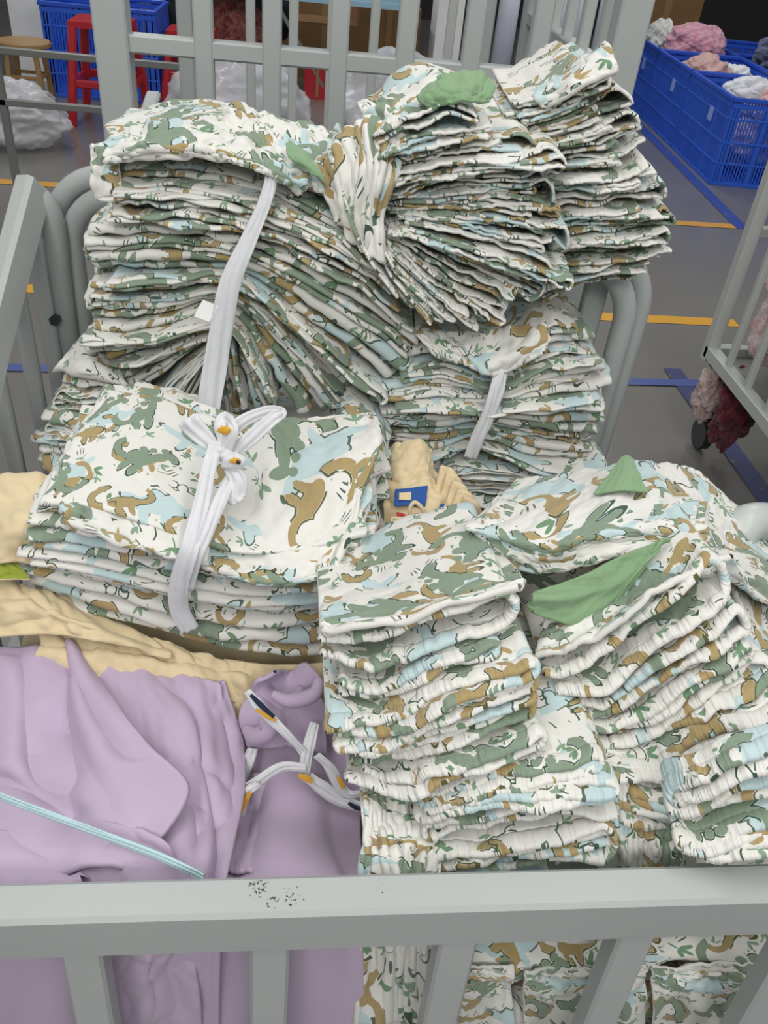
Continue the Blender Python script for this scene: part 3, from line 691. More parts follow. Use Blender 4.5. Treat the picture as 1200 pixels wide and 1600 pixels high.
# broad printed top of F
gt = top_garment([[(536, 880, .76), (600, 862, .765), (680, 838, .77), (742, 822, .775)],
             [(512, 920, .68), (600, 905, .67), (700, 880, .67), (790, 868, .68)],
             [(506, 965, .60), (590, 955, .595), (700, 930, .59), (815, 905, .60)],
             [(510, 985, .575), (600, 976, .565), (700, 945, .565), (815, 915, .575)]],
            'printed garment with tan and blue dinosaurs lying broad on the front middle stack', GF, amp=.003, wl=.06, seed=5, tuckl=.02)
GG = 'printed garments of the front right stack'
rowsG = [
 [(842, 1040, .565), (930, 1015, .56), (1040, 930, .58), (1142, 865, .60)],
 [(880, 1105, .535), (965, 1090, .53), (1080, 1010, .54), (1168, 945, .57)],
 [(905, 1165, .51), (1000, 1165, .50), (1110, 1090, .51), (1215, 1025, .54)],
 [(940, 1215, .475), (1040, 1225, .46), (1140, 1180, .465), (1250, 1120, .485)],
 [(975, 1280, .445), (1080, 1300, .425), (1175, 1262, .425), (1290, 1215, .435)]]
CG, _ = pile(rowsG, 8, .20, (.02, .97, -.12), 'dinosaur-print garment with gathered hem, %s in the front right stack', GG, wts=[1, 1.1, .9, 1, 1.2, 1, 1.5, 2.6],
     seqs=[[0, 1], [1, 0], [0, 1, 2], [0, 1]], modes='u', wob=.2, th=.0028, casing=.0058, band=.018, ruff=.0011, ruff_f=380, uj=.09, jit=.02, edge_rough=.012, ds=.0035, mouth=.35, flipu=False,
     spread=1.12, last=dict(seq=[0, 1], mouth=.65, casing=.007, spread=1.75, puff=0, wob=.1))
rowsG2 = [
 [(1045, 1245, .425), (1100, 1228, .41), (1170, 1196, .41), (1260, 1165, .415)],
 [(1050, 1290, .405), (1100, 1300, .395), (1180, 1270, .395), (1280, 1240, .40)],
 [(1065, 1350, .385), (1115, 1358, .375), (1200, 1345, .375), (1290, 1330, .38)]]
pile(rowsG2, 4, .03, (.02, .97, .05), 'dinosaur-print garment, %s of the corner stack overhanging the rail', 'printed garments overhanging the front rail at right',
     seqs=[[0, 1], [1, 0], [0, 3, 2, 1]], modes='u', wob=.18, th=.0028, casing=.0052, band=.018, ruff=.0010, ruff_f=380, mouth=.25, uj=.05, jit=.012, edge_rough=.008, ds=.004)
# broad top cloth running back from the right stack
top_garment([[(1040, 760, .86), (1100, 770, .86), (1170, 830, .84), (1260, 900, .82)],
             [(960, 860, .74), (1060, 850, .74), (1150, 870, .74), (1270, 950, .74)],
             [(860, 960, .63), (960, 925, .64), (1100, 880, .65), (1190, 940, .66)],
             [(838, 1025, .575), (925, 1000, .57), (1035, 918, .585), (1140, 868, .61)],
             ],
            'printed garment folded over the top of the front right stack under the green collar', GG, amp=.003, wl=.06, seed=12)
top_garment([[(1030, 728, .90), (1090, 735, .90), (1150, 790, .88), (1200, 850, .87)],
             [(1020, 760, .85), (1100, 780, .84), (1180, 850, .82), (1250, 920, .80)],
             [(1080, 820, .78), (1130, 870, .73), (1190, 960, .68), (1260, 1010, .66)],
             [(1110, 860, .74), (1150, 930, .66), (1190, 1020, .60), (1260, 1070, .58)]],
            'printed garment with light aqua dinosaurs sloping down at the far right edge', GG, amp=.004, wl=.07, seed=19)
# topmost garment of the right pile
rowsT = [[(812, 752, .80), (890, 742, .79), (1010, 725, .80), (1090, 745, .80)],
         [(735, 822, .70), (830, 835, .68), (960, 815, .68), (1110, 830, .68)],
         [(752, 862, .685), (845, 880, .66), (960, 860, .66), (1105, 842, .67)],
         [(800, 905, .665), (868, 908, .65), (960, 878, .65), (1080, 855, .66)]]
GT = 'printed garments laid on top of the right pile'
rowsT0 = [[(733, 812, .70), (840, 840, .675), (960, 815, .675), (1105, 822, .68)], [(752, 862, .69), (850, 895, .665), (960, 868, .665), (1105, 845, .67)]]
C_, os_ = pile(rowsT0, 2, .07, (.45, .88, -.1), 'dinosaur-print garment, %s of the two on top of the right pile', GT,
     seqs=[[0, 1], [1, 0]], modes='u', wob=.15, th=.003, casing=.0055, band=.018, ruff=.0010, ruff_f=380, mouth=.4, uj=.02, jit=.01, edge_rough=.008, ds=.004)
tg = top_garment([[(812, 748, .86), (900, 738, .855), (1000, 722, .86), (1060, 728, .86)],
             [(770, 785, .78), (880, 775, .76), (990, 760, .76), (1100, 790, .77)],
             [(733, 820, .70), (840, 838, .672), (960, 818, .672), (1108, 826, .69)],
             [(742, 838, .692), (848, 868, .66), (960, 842, .66), (1104, 838, .68)],
             [(800, 880, .675), (866, 893, .655), (970, 866, .655), (1100, 848, .672)]],
            'topmost printed garment with large tan dinosaurs crowning the right pile', GT, amp=.003, wl=.06, seed=31)
patch('collar', [[(972, 716, .79), (980, 714, .79), (988, 718, .79)], [(950, 744, .76), (980, 740, .75), (1000, 744, .755)], [(928, 772, .735), (970, 766, .725), (1012, 768, .73)]],
      [M['green'], M['green']], amp=.001, th=.003, nu=30, nv=30, parent=tg)
# green collar cloth between the stacks
gc = patch('green_collar_cloth', [[(1048, 842, .655), (1000, 858, .65), (950, 880, .64), (900, 905, .63), (835, 925, .62)],
      [(1042, 852, .645), (1000, 880, .64), (960, 905, .63), (905, 925, .62), (830, 935, .61)],
      [(1005, 880, .635), (975, 925, .625), (935, 945, .615), (880, 950, .61), (825, 945, .605)],
      [(960, 935, .62), (945, 965, .61), (915, 980, .60), (865, 968, .60), (832, 955, .60)]],
      [M['green'], M['green']], amp=.0025, th=.0035, nu=60, nv=50, creases=((0, .35, 1, .45, .006, .01),))
tag(gc, 'sage green ribbed collar tucked between the two front right stacks', 'collar')
# tangle of printed cloth left under F and between F2 and G2
top_garment([[(565, 1225, .50), (600, 1235, .49), (640, 1250, .48), (690, 1262, .48)], [(566, 1300, .45), (600, 1310, .44), (645, 1320, .44), (690, 1330, .44)], [(568, 1400, .41), (610, 1400, .40), (650, 1400, .40), (690, 1400, .40)],
             [(555, 1600, .385), (610, 1600, .385), (650, 1600, .385), (700, 1600, .385)]],
            'printed garment hanging upright between the lilac cloth and the low stack', GF, amp=.008, wl=.05, seed=3, fr=(1.6, .3))
top_garment([[(930, 1190, .48), (980, 1200, .48), (1040, 1230, .47), (1080, 1260, .46)], [(950, 1280, .45), (990, 1290, .44), (1040, 1300, .43), (1080, 1320, .43)], [(960, 1400, .42), (1000, 1400, .41), (1040, 1400, .41), (1090, 1400, .41)]],
            'printed garment crumpled in the gap behind the front rail right of centre', GG, amp=.008, wl=.05, seed=8, fr=(1.4, .5))
rowsH = [[(560, 1468, .415), (700, 1455, .41), (880, 1445, .41), (1050, 1440, .41), (1260, 1430, .415)], [(565, 1560, .41), (700, 1555, .405), (880, 1545, .405), (1050, 1535, .405), (1260, 1525, .41)],
         [(570, 1720, .405), (700, 1720, .40), (880, 1710, .40), (1050, 1700, .40), (1260, 1690, .405)]]
CH, _ = pile(rowsH, 4, .2, (0, 1, 0), 'dinosaur-print folded garment, %s of those seen below the front rail', 'printed garments seen below the front rail',
     seqs=[[1, 0], [0, 1]], modes='v', wob=.14, th=.003, edge_rough=.01, uj=.03, jit=.01)
for (xa, xb, lb) in ((590, 800, 'dinosaur-print cloth hanging below the rail between third and fourth slats'), (820, 1010, 'tan long-necked dinosaur print cloth hanging beside the fourth slat below the rail'), (1020, 1240, 'printed cloth spilling below the rail in the bottom right corner')):
    rs = rnd()
    top_garment([[(xa+(xb-xa)*k/3, 1500+18*rs.rand(), .408) for k in range(4)], [(xa+(xb-xa)*k/3, 1560, .395+.01*rs.rand()) for k in range(4)], [(xa+(xb-xa)*k/3, 1700, .39+.01*rs.rand()) for k in range(4)]],
            lb, 'printed garments seen below the front rail', amp=.006, wl=.07, fr=(1.2, .5), nu=70, nv=60)
print('G done')

# ------------------------------------------------------------------ draped garments on A and B
GA2 = 'crumpled printed garments on the tall left bundle'
top_garment([[(205, 190, 1.22), (260, 178, 1.22), (330, 190, 1.22), (400, 200, 1.22), (470, 215, 1.2)],
             [(185, 215, 1.14), (250, 195, 1.13), (330, 205, 1.12), (410, 225, 1.12), (490, 250, 1.12)],
             [(165, 238, 1.08), (240, 228, 1.06), (330, 232, 1.05), (410, 250, 1.04), (480, 285, 1.05)],
             [(165, 255, 1.072), (240, 240, 1.05), (330, 245, 1.04), (410, 268, 1.03), (470, 300, 1.04)]],
            'crumpled dinosaur-print garment lying on the front of the tall left bundle', GA2, amp=.007, wl=.07, seed=61)
top_garment([[(325, 185, 1.25), (370, 168, 1.24), (440, 190, 1.24), (520, 210, 1.22)],
             [(335, 200, 1.18), (390, 190, 1.17), (450, 205, 1.16), (530, 225, 1.16)],
             [(360, 225, 1.12), (410, 225, 1.10), (460, 245, 1.09), (540, 265, 1.10)],
             [(400, 265, 1.08), (440, 265, 1.06), (490, 290, 1.05), (545, 310, 1.06)]],
            'rear crumpled dinosaur-print garment topping the tall left bundle beside the cage slats', GA2, amp=.007, wl=.06, seed=66)
top_garment([[(142, 226, 1.10), (165, 226, 1.10), (185, 232, 1.10)], [(143, 260, 1.09), (162, 262, 1.085), (185, 262, 1.09)], [(150, 310, 1.085), (165, 305, 1.08), (190, 300, 1.085)]],
            'small printed cuff sticking out at the upper left of the tall bundle', GA2, amp=.003, wl=.04, nu=40, nv=40)
top_garment([[(500, 240, 1.09), (545, 200, 1.08), (600, 185, 1.07), (640, 215, 1.06)],
             [(495, 265, 1.06), (550, 245, 1.04), (590, 250, 1.03), (620, 270, 1.03)],
             [(510, 300, 1.05), (550, 320, 1.03), (580, 330, 1.02), (600, 340, 1.02)],
             [(530, 345, 1.045), (560, 385, 1.03), (580, 400, 1.015), (600, 410, 1.015)]],
            'printed garment draped down between the tall left bundle and the middle fan', GA2, amp=.008, wl=.05, seed=71, fr=(1.5, .6))
top_garment([[(560, 160, 1.10), (600, 150, 1.09), (640, 175, 1.08)], [(575, 195, 1.07), (610, 190, 1.06), (640, 205, 1.05)], [(600, 235, 1.04), (630, 235, 1.03), (655, 235, 1.03)]],
            'printed garment with tan edge poking up left of the middle fan', GB, amp=.005, wl=.04, nu=50, nv=50)
gg = patch('green_collar_cloth', [[(652, 150, 1.06), (690, 118, 1.06), (740, 112, 1.06), (772, 125, 1.06)], [(655, 156, 1.04), (700, 140, 1.03), (745, 138, 1.03), (768, 145, 1.04)], [(672, 168, 1.03), (705, 160, 1.02), (740, 160, 1.02), (762, 160, 1.03)]],
      [M['green'], M['green']], amp=.004, wl=.04, th=.004, nu=50, nv=40)
tag(gg, 'sage green ribbed collar lying on top of the upper middle fan', 'collar')
gg = patch('green_collar_cloth', [[(448, 225, 1.08), (470, 232, 1.07), (485, 242, 1.07)], [(452, 245, 1.045), (475, 252, 1.04), (500, 268, 1.04)], [(470, 262, 1.04), (485, 268, 1.03), (505, 285, 1.03)]],
      [M['green'], M['green']], amp=.002, wl=.04, th=.003, nu=30, nv=30)
tag(gg, 'small sage green collar corner on the tall left bundle beside its tie', 'collar')
# C crest
top_garment([[(850, 130, 1.14), (890, 105, 1.12), (925, 80, 1.11), (948, 68, 1.10)], [(835, 150, 1.10), (880, 128, 1.09), (925, 98, 1.08), (958, 85, 1.08)], [(850, 168, 1.085), (890, 148, 1.07), (930, 125, 1.065), (962, 112, 1.07)]],
            'printed garment raised in a crest at the very top of the upper right stack', GC, amp=.003, wl=.05, nu=50, nv=40)
# D top flap
top_garment([[(640, 515, 1.06), (700, 520, 1.05), (780, 515, 1.05), (850, 500, 1.05)], [(660, 535, 1.03), (710, 545, 1.02), (770, 560, 1.01), (860, 525, 1.02)], [(690, 560, 1.02), (730, 570, 1.01), (775, 585, 1.0), (850, 550, 1.01)]],
            'printed flap lying over the top of the lower tied bundle', GD, amp=.005, wl=.05, nu=70, nv=50)
print('drapes done')

# ------------------------------------------------------------------ cream garments
GCr = 'cream garments under the bow bundle'
cm = [M['cream'], M['cream']]
def cream(rows, label, **k):
    o = patch('folded_garment', rows, cm, **k); tag(o, label, 'folded garment', GCr); return o
cream([[(-60, 770, .86), (0, 752, .85), (60, 745, .85), (110, 760, .85)], [(-60, 830, .80), (10, 810, .77), (60, 800, .77), (100, 810, .78)], [(-60, 900, .75), (0, 880, .74), (40, 880, .74), (90, 890, .75)]],
      'cream garment with a broad rounded top at the far left beside the guard', amp=.005, wl=.09, th=.004)
cream([[(-60, 900, .76), (20, 905, .75), (80, 930, .745), (150, 960, .745)], [(-60, 950, .72), (40, 945, .71), (120, 965, .705), (250, 1000, .71)], [(-60, 1000, .69), (60, 990, .69), (150, 1000, .69), (270, 1025, .69)]],
      'cream garment spread under the left end of the bow bundle', amp=.006, wl=.07, th=.004, creases=((0, .3, 1, .5, .008, .012), (.1, .8, 1, .7, .006, .01)))
cream([[(60, 980, .72), (200, 990, .72), (330, 1025, .71), (420, 1045, .71)], [(60, 1010, .69), (200, 1020, .69), (330, 1045, .69), (430, 1070, .69)], [(60, 1060, .67), (200, 1060, .67), (340, 1090, .67), (440, 1120, .67)]],
      'cream garment forming a rolled edge between bow bundle and lilac cloth', amp=.006, wl=.06, th=.004, creases=((0, .4, 1, .35, .01, .012),))
cream([[(350, 1030, .71), (430, 1040, .71), (520, 1035, .71), (560, 1020, .71)], [(350, 1080, .68), (430, 1090, .68), (520, 1090, .68), (570, 1080, .68)], [(350, 1160, .64), (430, 1160, .64), (520, 1160, .64), (570, 1150, .64)]],
      'cream garment in the shadow under the right end of the bow bundle', amp=.005, wl=.07, th=.004)
o = cream([[(-60, 850, .77), (-20, 850, .77), (15, 860, .765)], [(-60, 880, .745), (0, 885, .74), (35, 890, .74)], [(-60, 910, .73), (0, 905, .728), (48, 905, .728)]],
      'olive-green trimmed garment edge poking out at the far left', amp=.003, wl=.05, nu=40, nv=40)
o.data.materials[0] = M['lime']
tb = [[(600, 700, .99), (640, 690, .98), (660, 700, .98), (675, 735, .97)], [(605, 750, .93), (640, 745, .92), (672, 750, .92), (695, 770, .93)], [(600, 800, .88), (650, 790, .87), (690, 785, .88), (715, 800, .90)], [(590, 870, .82), (640, 860, .82), (690, 845, .83), (730, 830, .85)]]
ct = cream(tb, 'cream garment with blue and red vehicle print between the bundles', amp=.006, wl=.06, th=.003)
cream([[(612, 700, .985), (650, 688, .975), (672, 705, .975)], [(612, 728, .94), (645, 722, .935), (670, 728, .94)], [(615, 755, .925), (640, 755, .92), (668, 752, .925)]],
      'cream sleeve folded over behind the blue vehicle print', amp=.004, wl=.05, nu=40, nv=40, th=.004)
def decal(rows, mat, nm, par, **k): return patch(nm, rows, [mat, mat], amp=.0012, wl=.05, th=.0015, nu=24, nv=24, parent=par, **k)
vp = decal([[(618, 765, .895), (668, 760, .89)], [(616, 790, .87), (664, 790, .865)]], M['blueprint'], 'printed_vehicle_panel', ct)
decal([[(672, 785, .875), (694, 788, .875)], [(662, 830, .84), (680, 832, .84)]], M['blueprint'], 'printed_vehicle_panel', ct)
decal([[(620, 800, .857), (640, 806, .855)], [(628, 845, .825), (645, 845, .825)]], M['redprint'], 'printed_vehicle_panel', ct)
decal([[(624, 770, .886), (642, 769, .884)], [(624, 781, .874), (642, 781, .872)]], M['cream'], 'printed_window', vp)
for i in range(5):
    x = 690+i*9
    cream([[(x, 728+i*12, .925-.012*i), (x+20, 738+i*12, .92-.012*i), (x+28, 770+i*10, .92-.014*i)], [(x-12, 775+i*7, .905-.01*i), (x+6, 780+i*8, .90-.01*i), (x+14, 800+i*8, .90-.01*i)], [(x-28, 825+i*3, .855-.006*i), (x-12, 828+i*4, .85-.006*i), (x-4, 838+i*4, .85-.006*i)]],
          'cream pleated fold, %s of five fanning right of the vehicle print' % ['leftmost', 'second', 'third', 'fourth', 'rightmost'][i], amp=.002, wl=.05, nu=24, nv=30, th=.004)
kn = empty('cream_cord_bow', aty(650, 820, .83)); tag(kn, 'small cream cord tied in a knot on the vehicle-print garment', 'cord')
for nm, L in (('loop', [(652, 822, .83), (640, 800, .835), (648, 785, .84), (662, 800, .835), (655, 824, .828)]), ('loop', [(652, 824, .828), (632, 812, .832), (612, 812, .835), (625, 826, .826), (652, 826, .826)]), ('tail', [(652, 824, .827), (648, 845, .81), (650, 862, .80)]), ('tail', [(652, 824, .827), (668, 838, .815), (676, 850, .81)])):
    MB().tube([tuple(p) for p in smooth_path(P3(L), 8)], .0028, 8).build(nm, M['cream'], kn, True)

# ------------------------------------------------------------------ lilac garments
lm = [M['lilac'], M['lilac']]; GL = 'lilac garments behind the front rail'
def lil(rows, label, **k):
    k['ridge'] = .2; k['wl'] = k.get('wl', .1)*1.9; k['fr'] = k.get('fr', (1.3, .6)); o = patch('folded_garment', rows, lm, **k); tag(o, label, 'folded garment', GL); return o
LB = [(1700, .395), (1560, .40), (1470, .405)]
lil([[(-90, 1020, .70), (60, 1030, .70), (200, 1045, .69), (300, 1060, .68), (350, 1062, .68)], [(-90, 1100, .63), (60, 1110, .63), (200, 1120, .62), (300, 1120, .62), (372, 1160, .62)],
     [(-90, 1250, .52), (60, 1250, .51), (200, 1250, .51), (300, 1250, .51), (375, 1260, .52)], [(-90, 1380, .425), (60, 1378, .42), (200, 1375, .42), (290, 1370, .42), (352, 1368, .42)],
     [(-90, 1490, .395), (60, 1488, .395), (180, 1486, .395), (290, 1484, .395), (345, 1482, .395)], [(-90, 1720, .385), (60, 1720, .385), (180, 1715, .385), (290, 1710, .385), (340, 1710, .385)]],
    'lowest large lilac garment running down behind the front rail at left', amp=.007, wl=.10, th=.004, nu=140, nv=150, creases=((.75, .1, .8, .5, .01, .012), (.9, .2, .92, .6, .012, .01), (.45, .6, .4, 1, .015, .02)), seed=101)
lil([[(150, 1028, .70), (215, 1035, .69), (290, 1055, .68), (345, 1068, .67)], [(160, 1080, .65), (230, 1090, .64), (300, 1100, .63), (356, 1150, .62)], [(200, 1170, .57), (260, 1180, .56), (320, 1180, .56), (368, 1215, .56)],
     [(225, 1270, .50), (275, 1280, .49), (325, 1300, .48), (350, 1330, .46)], [(230, 1372, .435), (280, 1372, .432), (315, 1370, .43), (342, 1368, .43)]],
    'lilac garment with layered sleeve hems on the right of the lilac pile', amp=.005, wl=.07, th=.005, nu=110, nv=110, hem=.02, creases=((.55, 0, .8, .75, .012, .010), (.2, .5, .9, .55, .006, .008)), seed=111)
lil([[(150, 1045, .685), (210, 1052, .68), (280, 1070, .67), (312, 1090, .66)], [(170, 1100, .63), (230, 1110, .625), (290, 1120, .62), (318, 1150, .61)], [(215, 1180, .565), (255, 1185, .56), (295, 1180, .56), (312, 1200, .56)],
     [(255, 1240, .525), (275, 1245, .52), (295, 1242, .52), (308, 1250, .52)]],
    'lilac folded piece with a rounded upper corner in the middle of the lilac pile', amp=.004, wl=.06, th=.008, nu=80, nv=80, creases=((.1, .55, .9, .35, .006, .008),), seed=113)
lil([[(-80, 1030, .70), (20, 1005, .70), (75, 1010, .70), (110, 1000, .70), (140, 1040, .69)], [(-80, 1090, .64), (10, 1070, .635), (70, 1090, .62), (120, 1070, .63), (165, 1090, .62)],
     [(-80, 1180, .57), (10, 1170, .555), (80, 1180, .55), (150, 1165, .548), (225, 1165, .548)], [(-80, 1270, .50), (20, 1265, .49), (100, 1260, .485), (190, 1250, .482), (292, 1236, .497)],
     [(-80, 1370, .43), (20, 1370, .42), (90, 1365, .42), (160, 1350, .42), (218, 1352, .425)]],
    'topmost lilac garment spread at far left with a peaked collar fold', amp=.005, wl=.12, th=.007, nu=150, nv=150,
    creases=((.62, .0, .50, .75, .020, .014), (.30, .02, .40, .6, .018, .02), (.15, .2, .05, .8, .014, .016), (.55, .35, .75, .9, .010, .016), (.72, .1, .85, .5, .012, .010), (.2, .62, .5, .8, .012, .012)), seed=117)
lil([[(-80, 1310, .47), (0, 1305, .465), (60, 1315, .46), (110, 1345, .44)], [(-80, 1345, .44), (0, 1340, .437), (70, 1345, .433), (125, 1365, .425)], [(-80, 1385, .415), (0, 1385, .413), (70, 1383, .41), (130, 1380, .41)]],
    'lilac cuff with a stitched hem curling against the rail at left', amp=.004, wl=.08, th=.006, nu=80, nv=50, hem=.015, seed=119)
lil([[(118, 1296, .462), (170, 1290, .46), (225, 1300, .45), (262, 1322, .44)], [(122, 1330, .44), (180, 1325, .435), (235, 1335, .43), (280, 1350, .425)], [(130, 1385, .412), (190, 1382, .41), (240, 1380, .41), (300, 1378, .412)]],
    'lilac folded edge low in the pile just behind the rail under the cord', amp=.004, wl=.07, th=.007, nu=70, nv=50, seed=151, creases=((0, .3, 1, .4, .008, .008),))
lil([[(222, 1195, .548), (262, 1205, .54), (305, 1232, .53), (318, 1240, .53)], [(235, 1260, .505), (275, 1262, .50), (310, 1268, .50), (330, 1275, .50)], [(225, 1350, .447), (262, 1352, .44), (300, 1345, .44), (322, 1338, .45)]],
    'lilac sleeve end with a double hem right of the peaked collar fold', amp=.004, wl=.06, th=.006, nu=60, nv=60, seed=153, creases=((.1, .1, .9, .35, .007, .008), (.2, .5, .8, .9, .008, .009)))
lil([[(150, 1478, .392), (215, 1476, .388), (258, 1474, .388), (300, 1472, .392)], [(140, 1560, .388), (210, 1560, .384), (252, 1560, .384), (310, 1560, .388)], [(130, 1720, .382), (200, 1720, .378), (245, 1720, .378), (320, 1720, .382)]],
    'lilac cloth with a vertical stitched seam seen between the first two slats', amp=.006, wl=.08, th=.004, nu=60, nv=70, seed=155, creases=((.55, 0, .5, 1, .004, .004), (.9, 0, .6, 1, .012, .01), (.2, .0, .1, 1, .01, .012)))
# upright lilac garment, middle
lil([[(385, 1130, .66), (420, 1100, .68), (470, 1090, .68), (515, 1110, .66)], [(372, 1200, .61), (430, 1190, .60), (490, 1190, .60), (560, 1215, .59)], [(366, 1280, .54), (430, 1265, .53), (500, 1265, .53), (570, 1290, .53)],
     [(352, 1375, .43), (430, 1372, .43), (500, 1370, .43), (566, 1366, .43)], [(345, 1490, .398), (430, 1485, .392), (500, 1482, .392), (566, 1480, .40)], [(335, 1720, .385), (430, 1715, .385), (500, 1712, .385), (575, 1708, .39)]],
    'lilac garment body standing in the middle, tied with the printed strips', amp=.006, wl=.11, th=.005, nu=110, nv=150, creases=((.15, .25, .05, .8, .014, .014), (.8, .2, .88, .8, .012, .02)), seed=131)
hd = lil([[(425, 1042, .675), (452, 1050, .685), (475, 1035, .685), (505, 1065, .66)], [(395, 1075, .66), (430, 1080, .65), (470, 1072, .65), (505, 1090, .65)], [(378, 1115, .64), (420, 1120, .62), (465, 1120, .62), (508, 1130, .62)], [(385, 1165, .615), (425, 1170, .60), (465, 1170, .60), (510, 1175, .60)]],
    'lilac rolled neckline on top of the tied middle garment', amp=.006, wl=.06, th=.006, nu=80, nv=80, creases=((.2, .15, .95, .3, .018, .012), (0, .35, .5, .55, .014, .012), (.55, .5, .5, 1, .012, .012)), seed=137)
for (L, r, nm) in (([(425, 1085, .625), (455, 1095, .62), (490, 1085, .625), (500, 1060, .64)], .009, 'collar_roll'), ([(385, 1140, .62), (400, 1150, .605), (420, 1140, .60), (410, 1122, .61)], .011, 'cuff_roll')):
    pts = smooth_path(P3(L), 10); MB().tube([tuple(p) for p in pts], [r*(.55+.45*math.sin(math.pi*k/(len(pts)-1))) for k in range(len(pts))], 14).build(nm, M['lilac'], hd, True)
lil([[(372, 1215, .60), (400, 1210, .59), (440, 1220, .58)], [(365, 1260, .56), (395, 1265, .55), (420, 1275, .55)], [(352, 1365, .44), (375, 1365, .44), (395, 1365, .44)]],
    'narrow lilac fold at the left flank of the tied middle garment', amp=.005, wl=.05, th=.005, nu=50, nv=70, seed=139)

# ------------------------------------------------------------------ ties and cords
def tie(name, parts, label, cat='fabric tie', mat='gauze'):
    r = empty(name, parts[0][1][0] if len(parts[0][1][0]) == 3 and False else aty(*parts[0][1][0])); tag(r, label, cat, )
    for nm, L, w in parts: strip(nm, P3(L), w, M[mat], r, seed=len(nm)+len(L), twist=.25)
    return r
tie('fabric_tie', [('strip', [(418, 258, 1.045), (422, 280, 1.03), (412, 320, 1.02), (388, 375, 1.01), (360, 440, 1.0), (345, 520, .995), (335, 580, .99), (325, 640, .98), (322, 670, .97)], [.010, .012, .016, .022, .027, .03, .03, .03]),
                  ('strip', [(430, 262, 1.045), (424, 300, 1.025), (405, 345, 1.015), (372, 405, 1.008), (345, 470, 1.0), (335, 510, .998)], [.006, .008, .010, .012, .008])],
    'long white gauzy strip tied down the front of the tall left bundle')
pt = empty('paper_tag', aty(322, 486, 1.0)); tag(pt, 'small white paper tag hanging at the tie of the tall left bundle', 'tag')
pmesh('tag_sheet', [aty(303, 494, 1.0), aty(317, 468, 1.003), aty(341, 478, .998), aty(327, 503, .995)]+[aty(303, 494, 1.0012), aty(317, 468, 1.0042), aty(341, 478, .9992), aty(327, 503, .9962)],
      [(0, 1, 2, 3), (7, 6, 5, 4), (0, 4, 5, 1), (1, 5, 6, 2), (2, 6, 7, 3), (3, 7, 4, 0)], M['tag'], pt, False)
tie('fabric_tie', [('strip', [(782, 562, 1.01), (776, 600, .995), (765, 640, .988), (748, 680, .985), (735, 715, .985)], [.012, .014, .016, .018, .018]),
                  ('strip', [(790, 570, 1.01), (784, 610, .995), (770, 650, .988), (752, 690, .985)], [.004, .006, .006, .004])],
    'white gauzy strip tied around the lower bundle beside the right hoop')
bow = tie('fabric_bow', [
    ('strip', [(338, 690, .80), (325, 740, .77), (312, 800, .735), (295, 860, .70), (280, 910, .698), (280, 950, .70), (297, 985, .70)], [.014, .016, .018, .022, .021, .02]),
    ('strip', [(365, 735, .80), (345, 780, .75), (325, 830, .715), (308, 870, .70), (296, 920, .70)], [.012, .014, .014, .012, .008]),
    ('loop', [(352, 720, .80), (385, 690, .80), (425, 655, .81), (440, 645, .82), (420, 642, .83), (385, 655, .83), (365, 672, .82), (352, 700, .80)], [.014, .016, .013, .010, .013, .015, .014]),
    ('loop', [(345, 715, .80), (352, 690, .80), (345, 668, .81), (352, 655, .82), (362, 672, .80), (350, 712, .795)], [.014, .016, .016, .014, .014]),
    ('tail', [(345, 712, .80), (325, 690, .80), (300, 665, .81), (292, 655, .815)], [.010, .018, .026, .022]),
    ('tail', [(358, 730, .79), (370, 750, .775), (368, 775, .765), (372, 785, .76)], [.012, .022, .024, .014])],
    'white gauzy strip knotted in a bow on the front left bundle', 'bow')
def knot(c, r, mat, par, sq=(1, .8, .9), nm='knot'):
    n = 18; V = []; Fc = []
    for i in range(n+1):
        for j in range(2*n):
            a = math.pi*i/n; b_ = math.pi*j/n; q = 1+.12*math.sin(3*b_+2*a)+.07*math.sin(7*a+b_*2)
            V.append((c[0]+r*sq[0]*q*math.sin(a)*math.cos(b_), c[1]+r*sq[1]*q*math.sin(a)*math.sin(b_), c[2]+r*sq[2]*q*math.cos(a)))
    for i in range(n):
        for j in range(2*n): Fc.append((i*2*n+j, (i+1)*2*n+j, (i+1)*2*n+(j+1) % (2*n), i*2*n+(j+1) % (2*n)))
    return pmesh(nm, V, Fc, mat, par, True)
knot(aty(365, 722, .79), .013, M['gauze'], bow); knot(aty(346, 708, .797), .011, M['gauze'], bow)
knot(aty(367, 720, .778), .0045, M['mustard'], bow, (1.3, .6, .8), 'printed_spot'); knot(aty(350, 672, .798), .006, M['mustard'], bow, (1.2, .5, .8), 'printed_spot'); knot(aty(372, 722, .777), .003, M['navy'], bow, (1, .6, 1), 'printed_spot')
lt = tie('fabric_tie', [
    ('strip', [(386, 1080, .61), (400, 1100, .60), (430, 1130, .585), (460, 1160, .575), (478, 1180, .57)], [.008, .014, .010, .008, .010]),
    ('strip', [(492, 1130, .60), (484, 1160, .58), (478, 1190, .565), (474, 1215, .56)], [.010, .013, .012, .010]),
    ('strip', [(478, 1200, .56), (440, 1200, .565), (400, 1225, .555), (365, 1250, .555), (362, 1260, .555)], [.008, .012, .016, .018, .012]),
    ('strip', [(374, 1275, .54), (385, 1240, .545), (405, 1225, .55)], [.010, .010, .008]),
    ('strip', [(480, 1215, .56), (500, 1230, .555), (530, 1250, .55), (565, 1262, .545), (580, 1262, .545)], [.016, .018, .014, .014, .010]),
    ('strip', [(495, 1180, .565), (515, 1200, .56), (540, 1240, .552), (570, 1240, .55)], [.008, .012, .012, .01]),
    ('strip', [(370, 1245, .575), (385, 1200, .59), (395, 1170, .60)], [.008, .012, .012])],
    'white strips with navy and mustard print tied round the lilac middle garment')
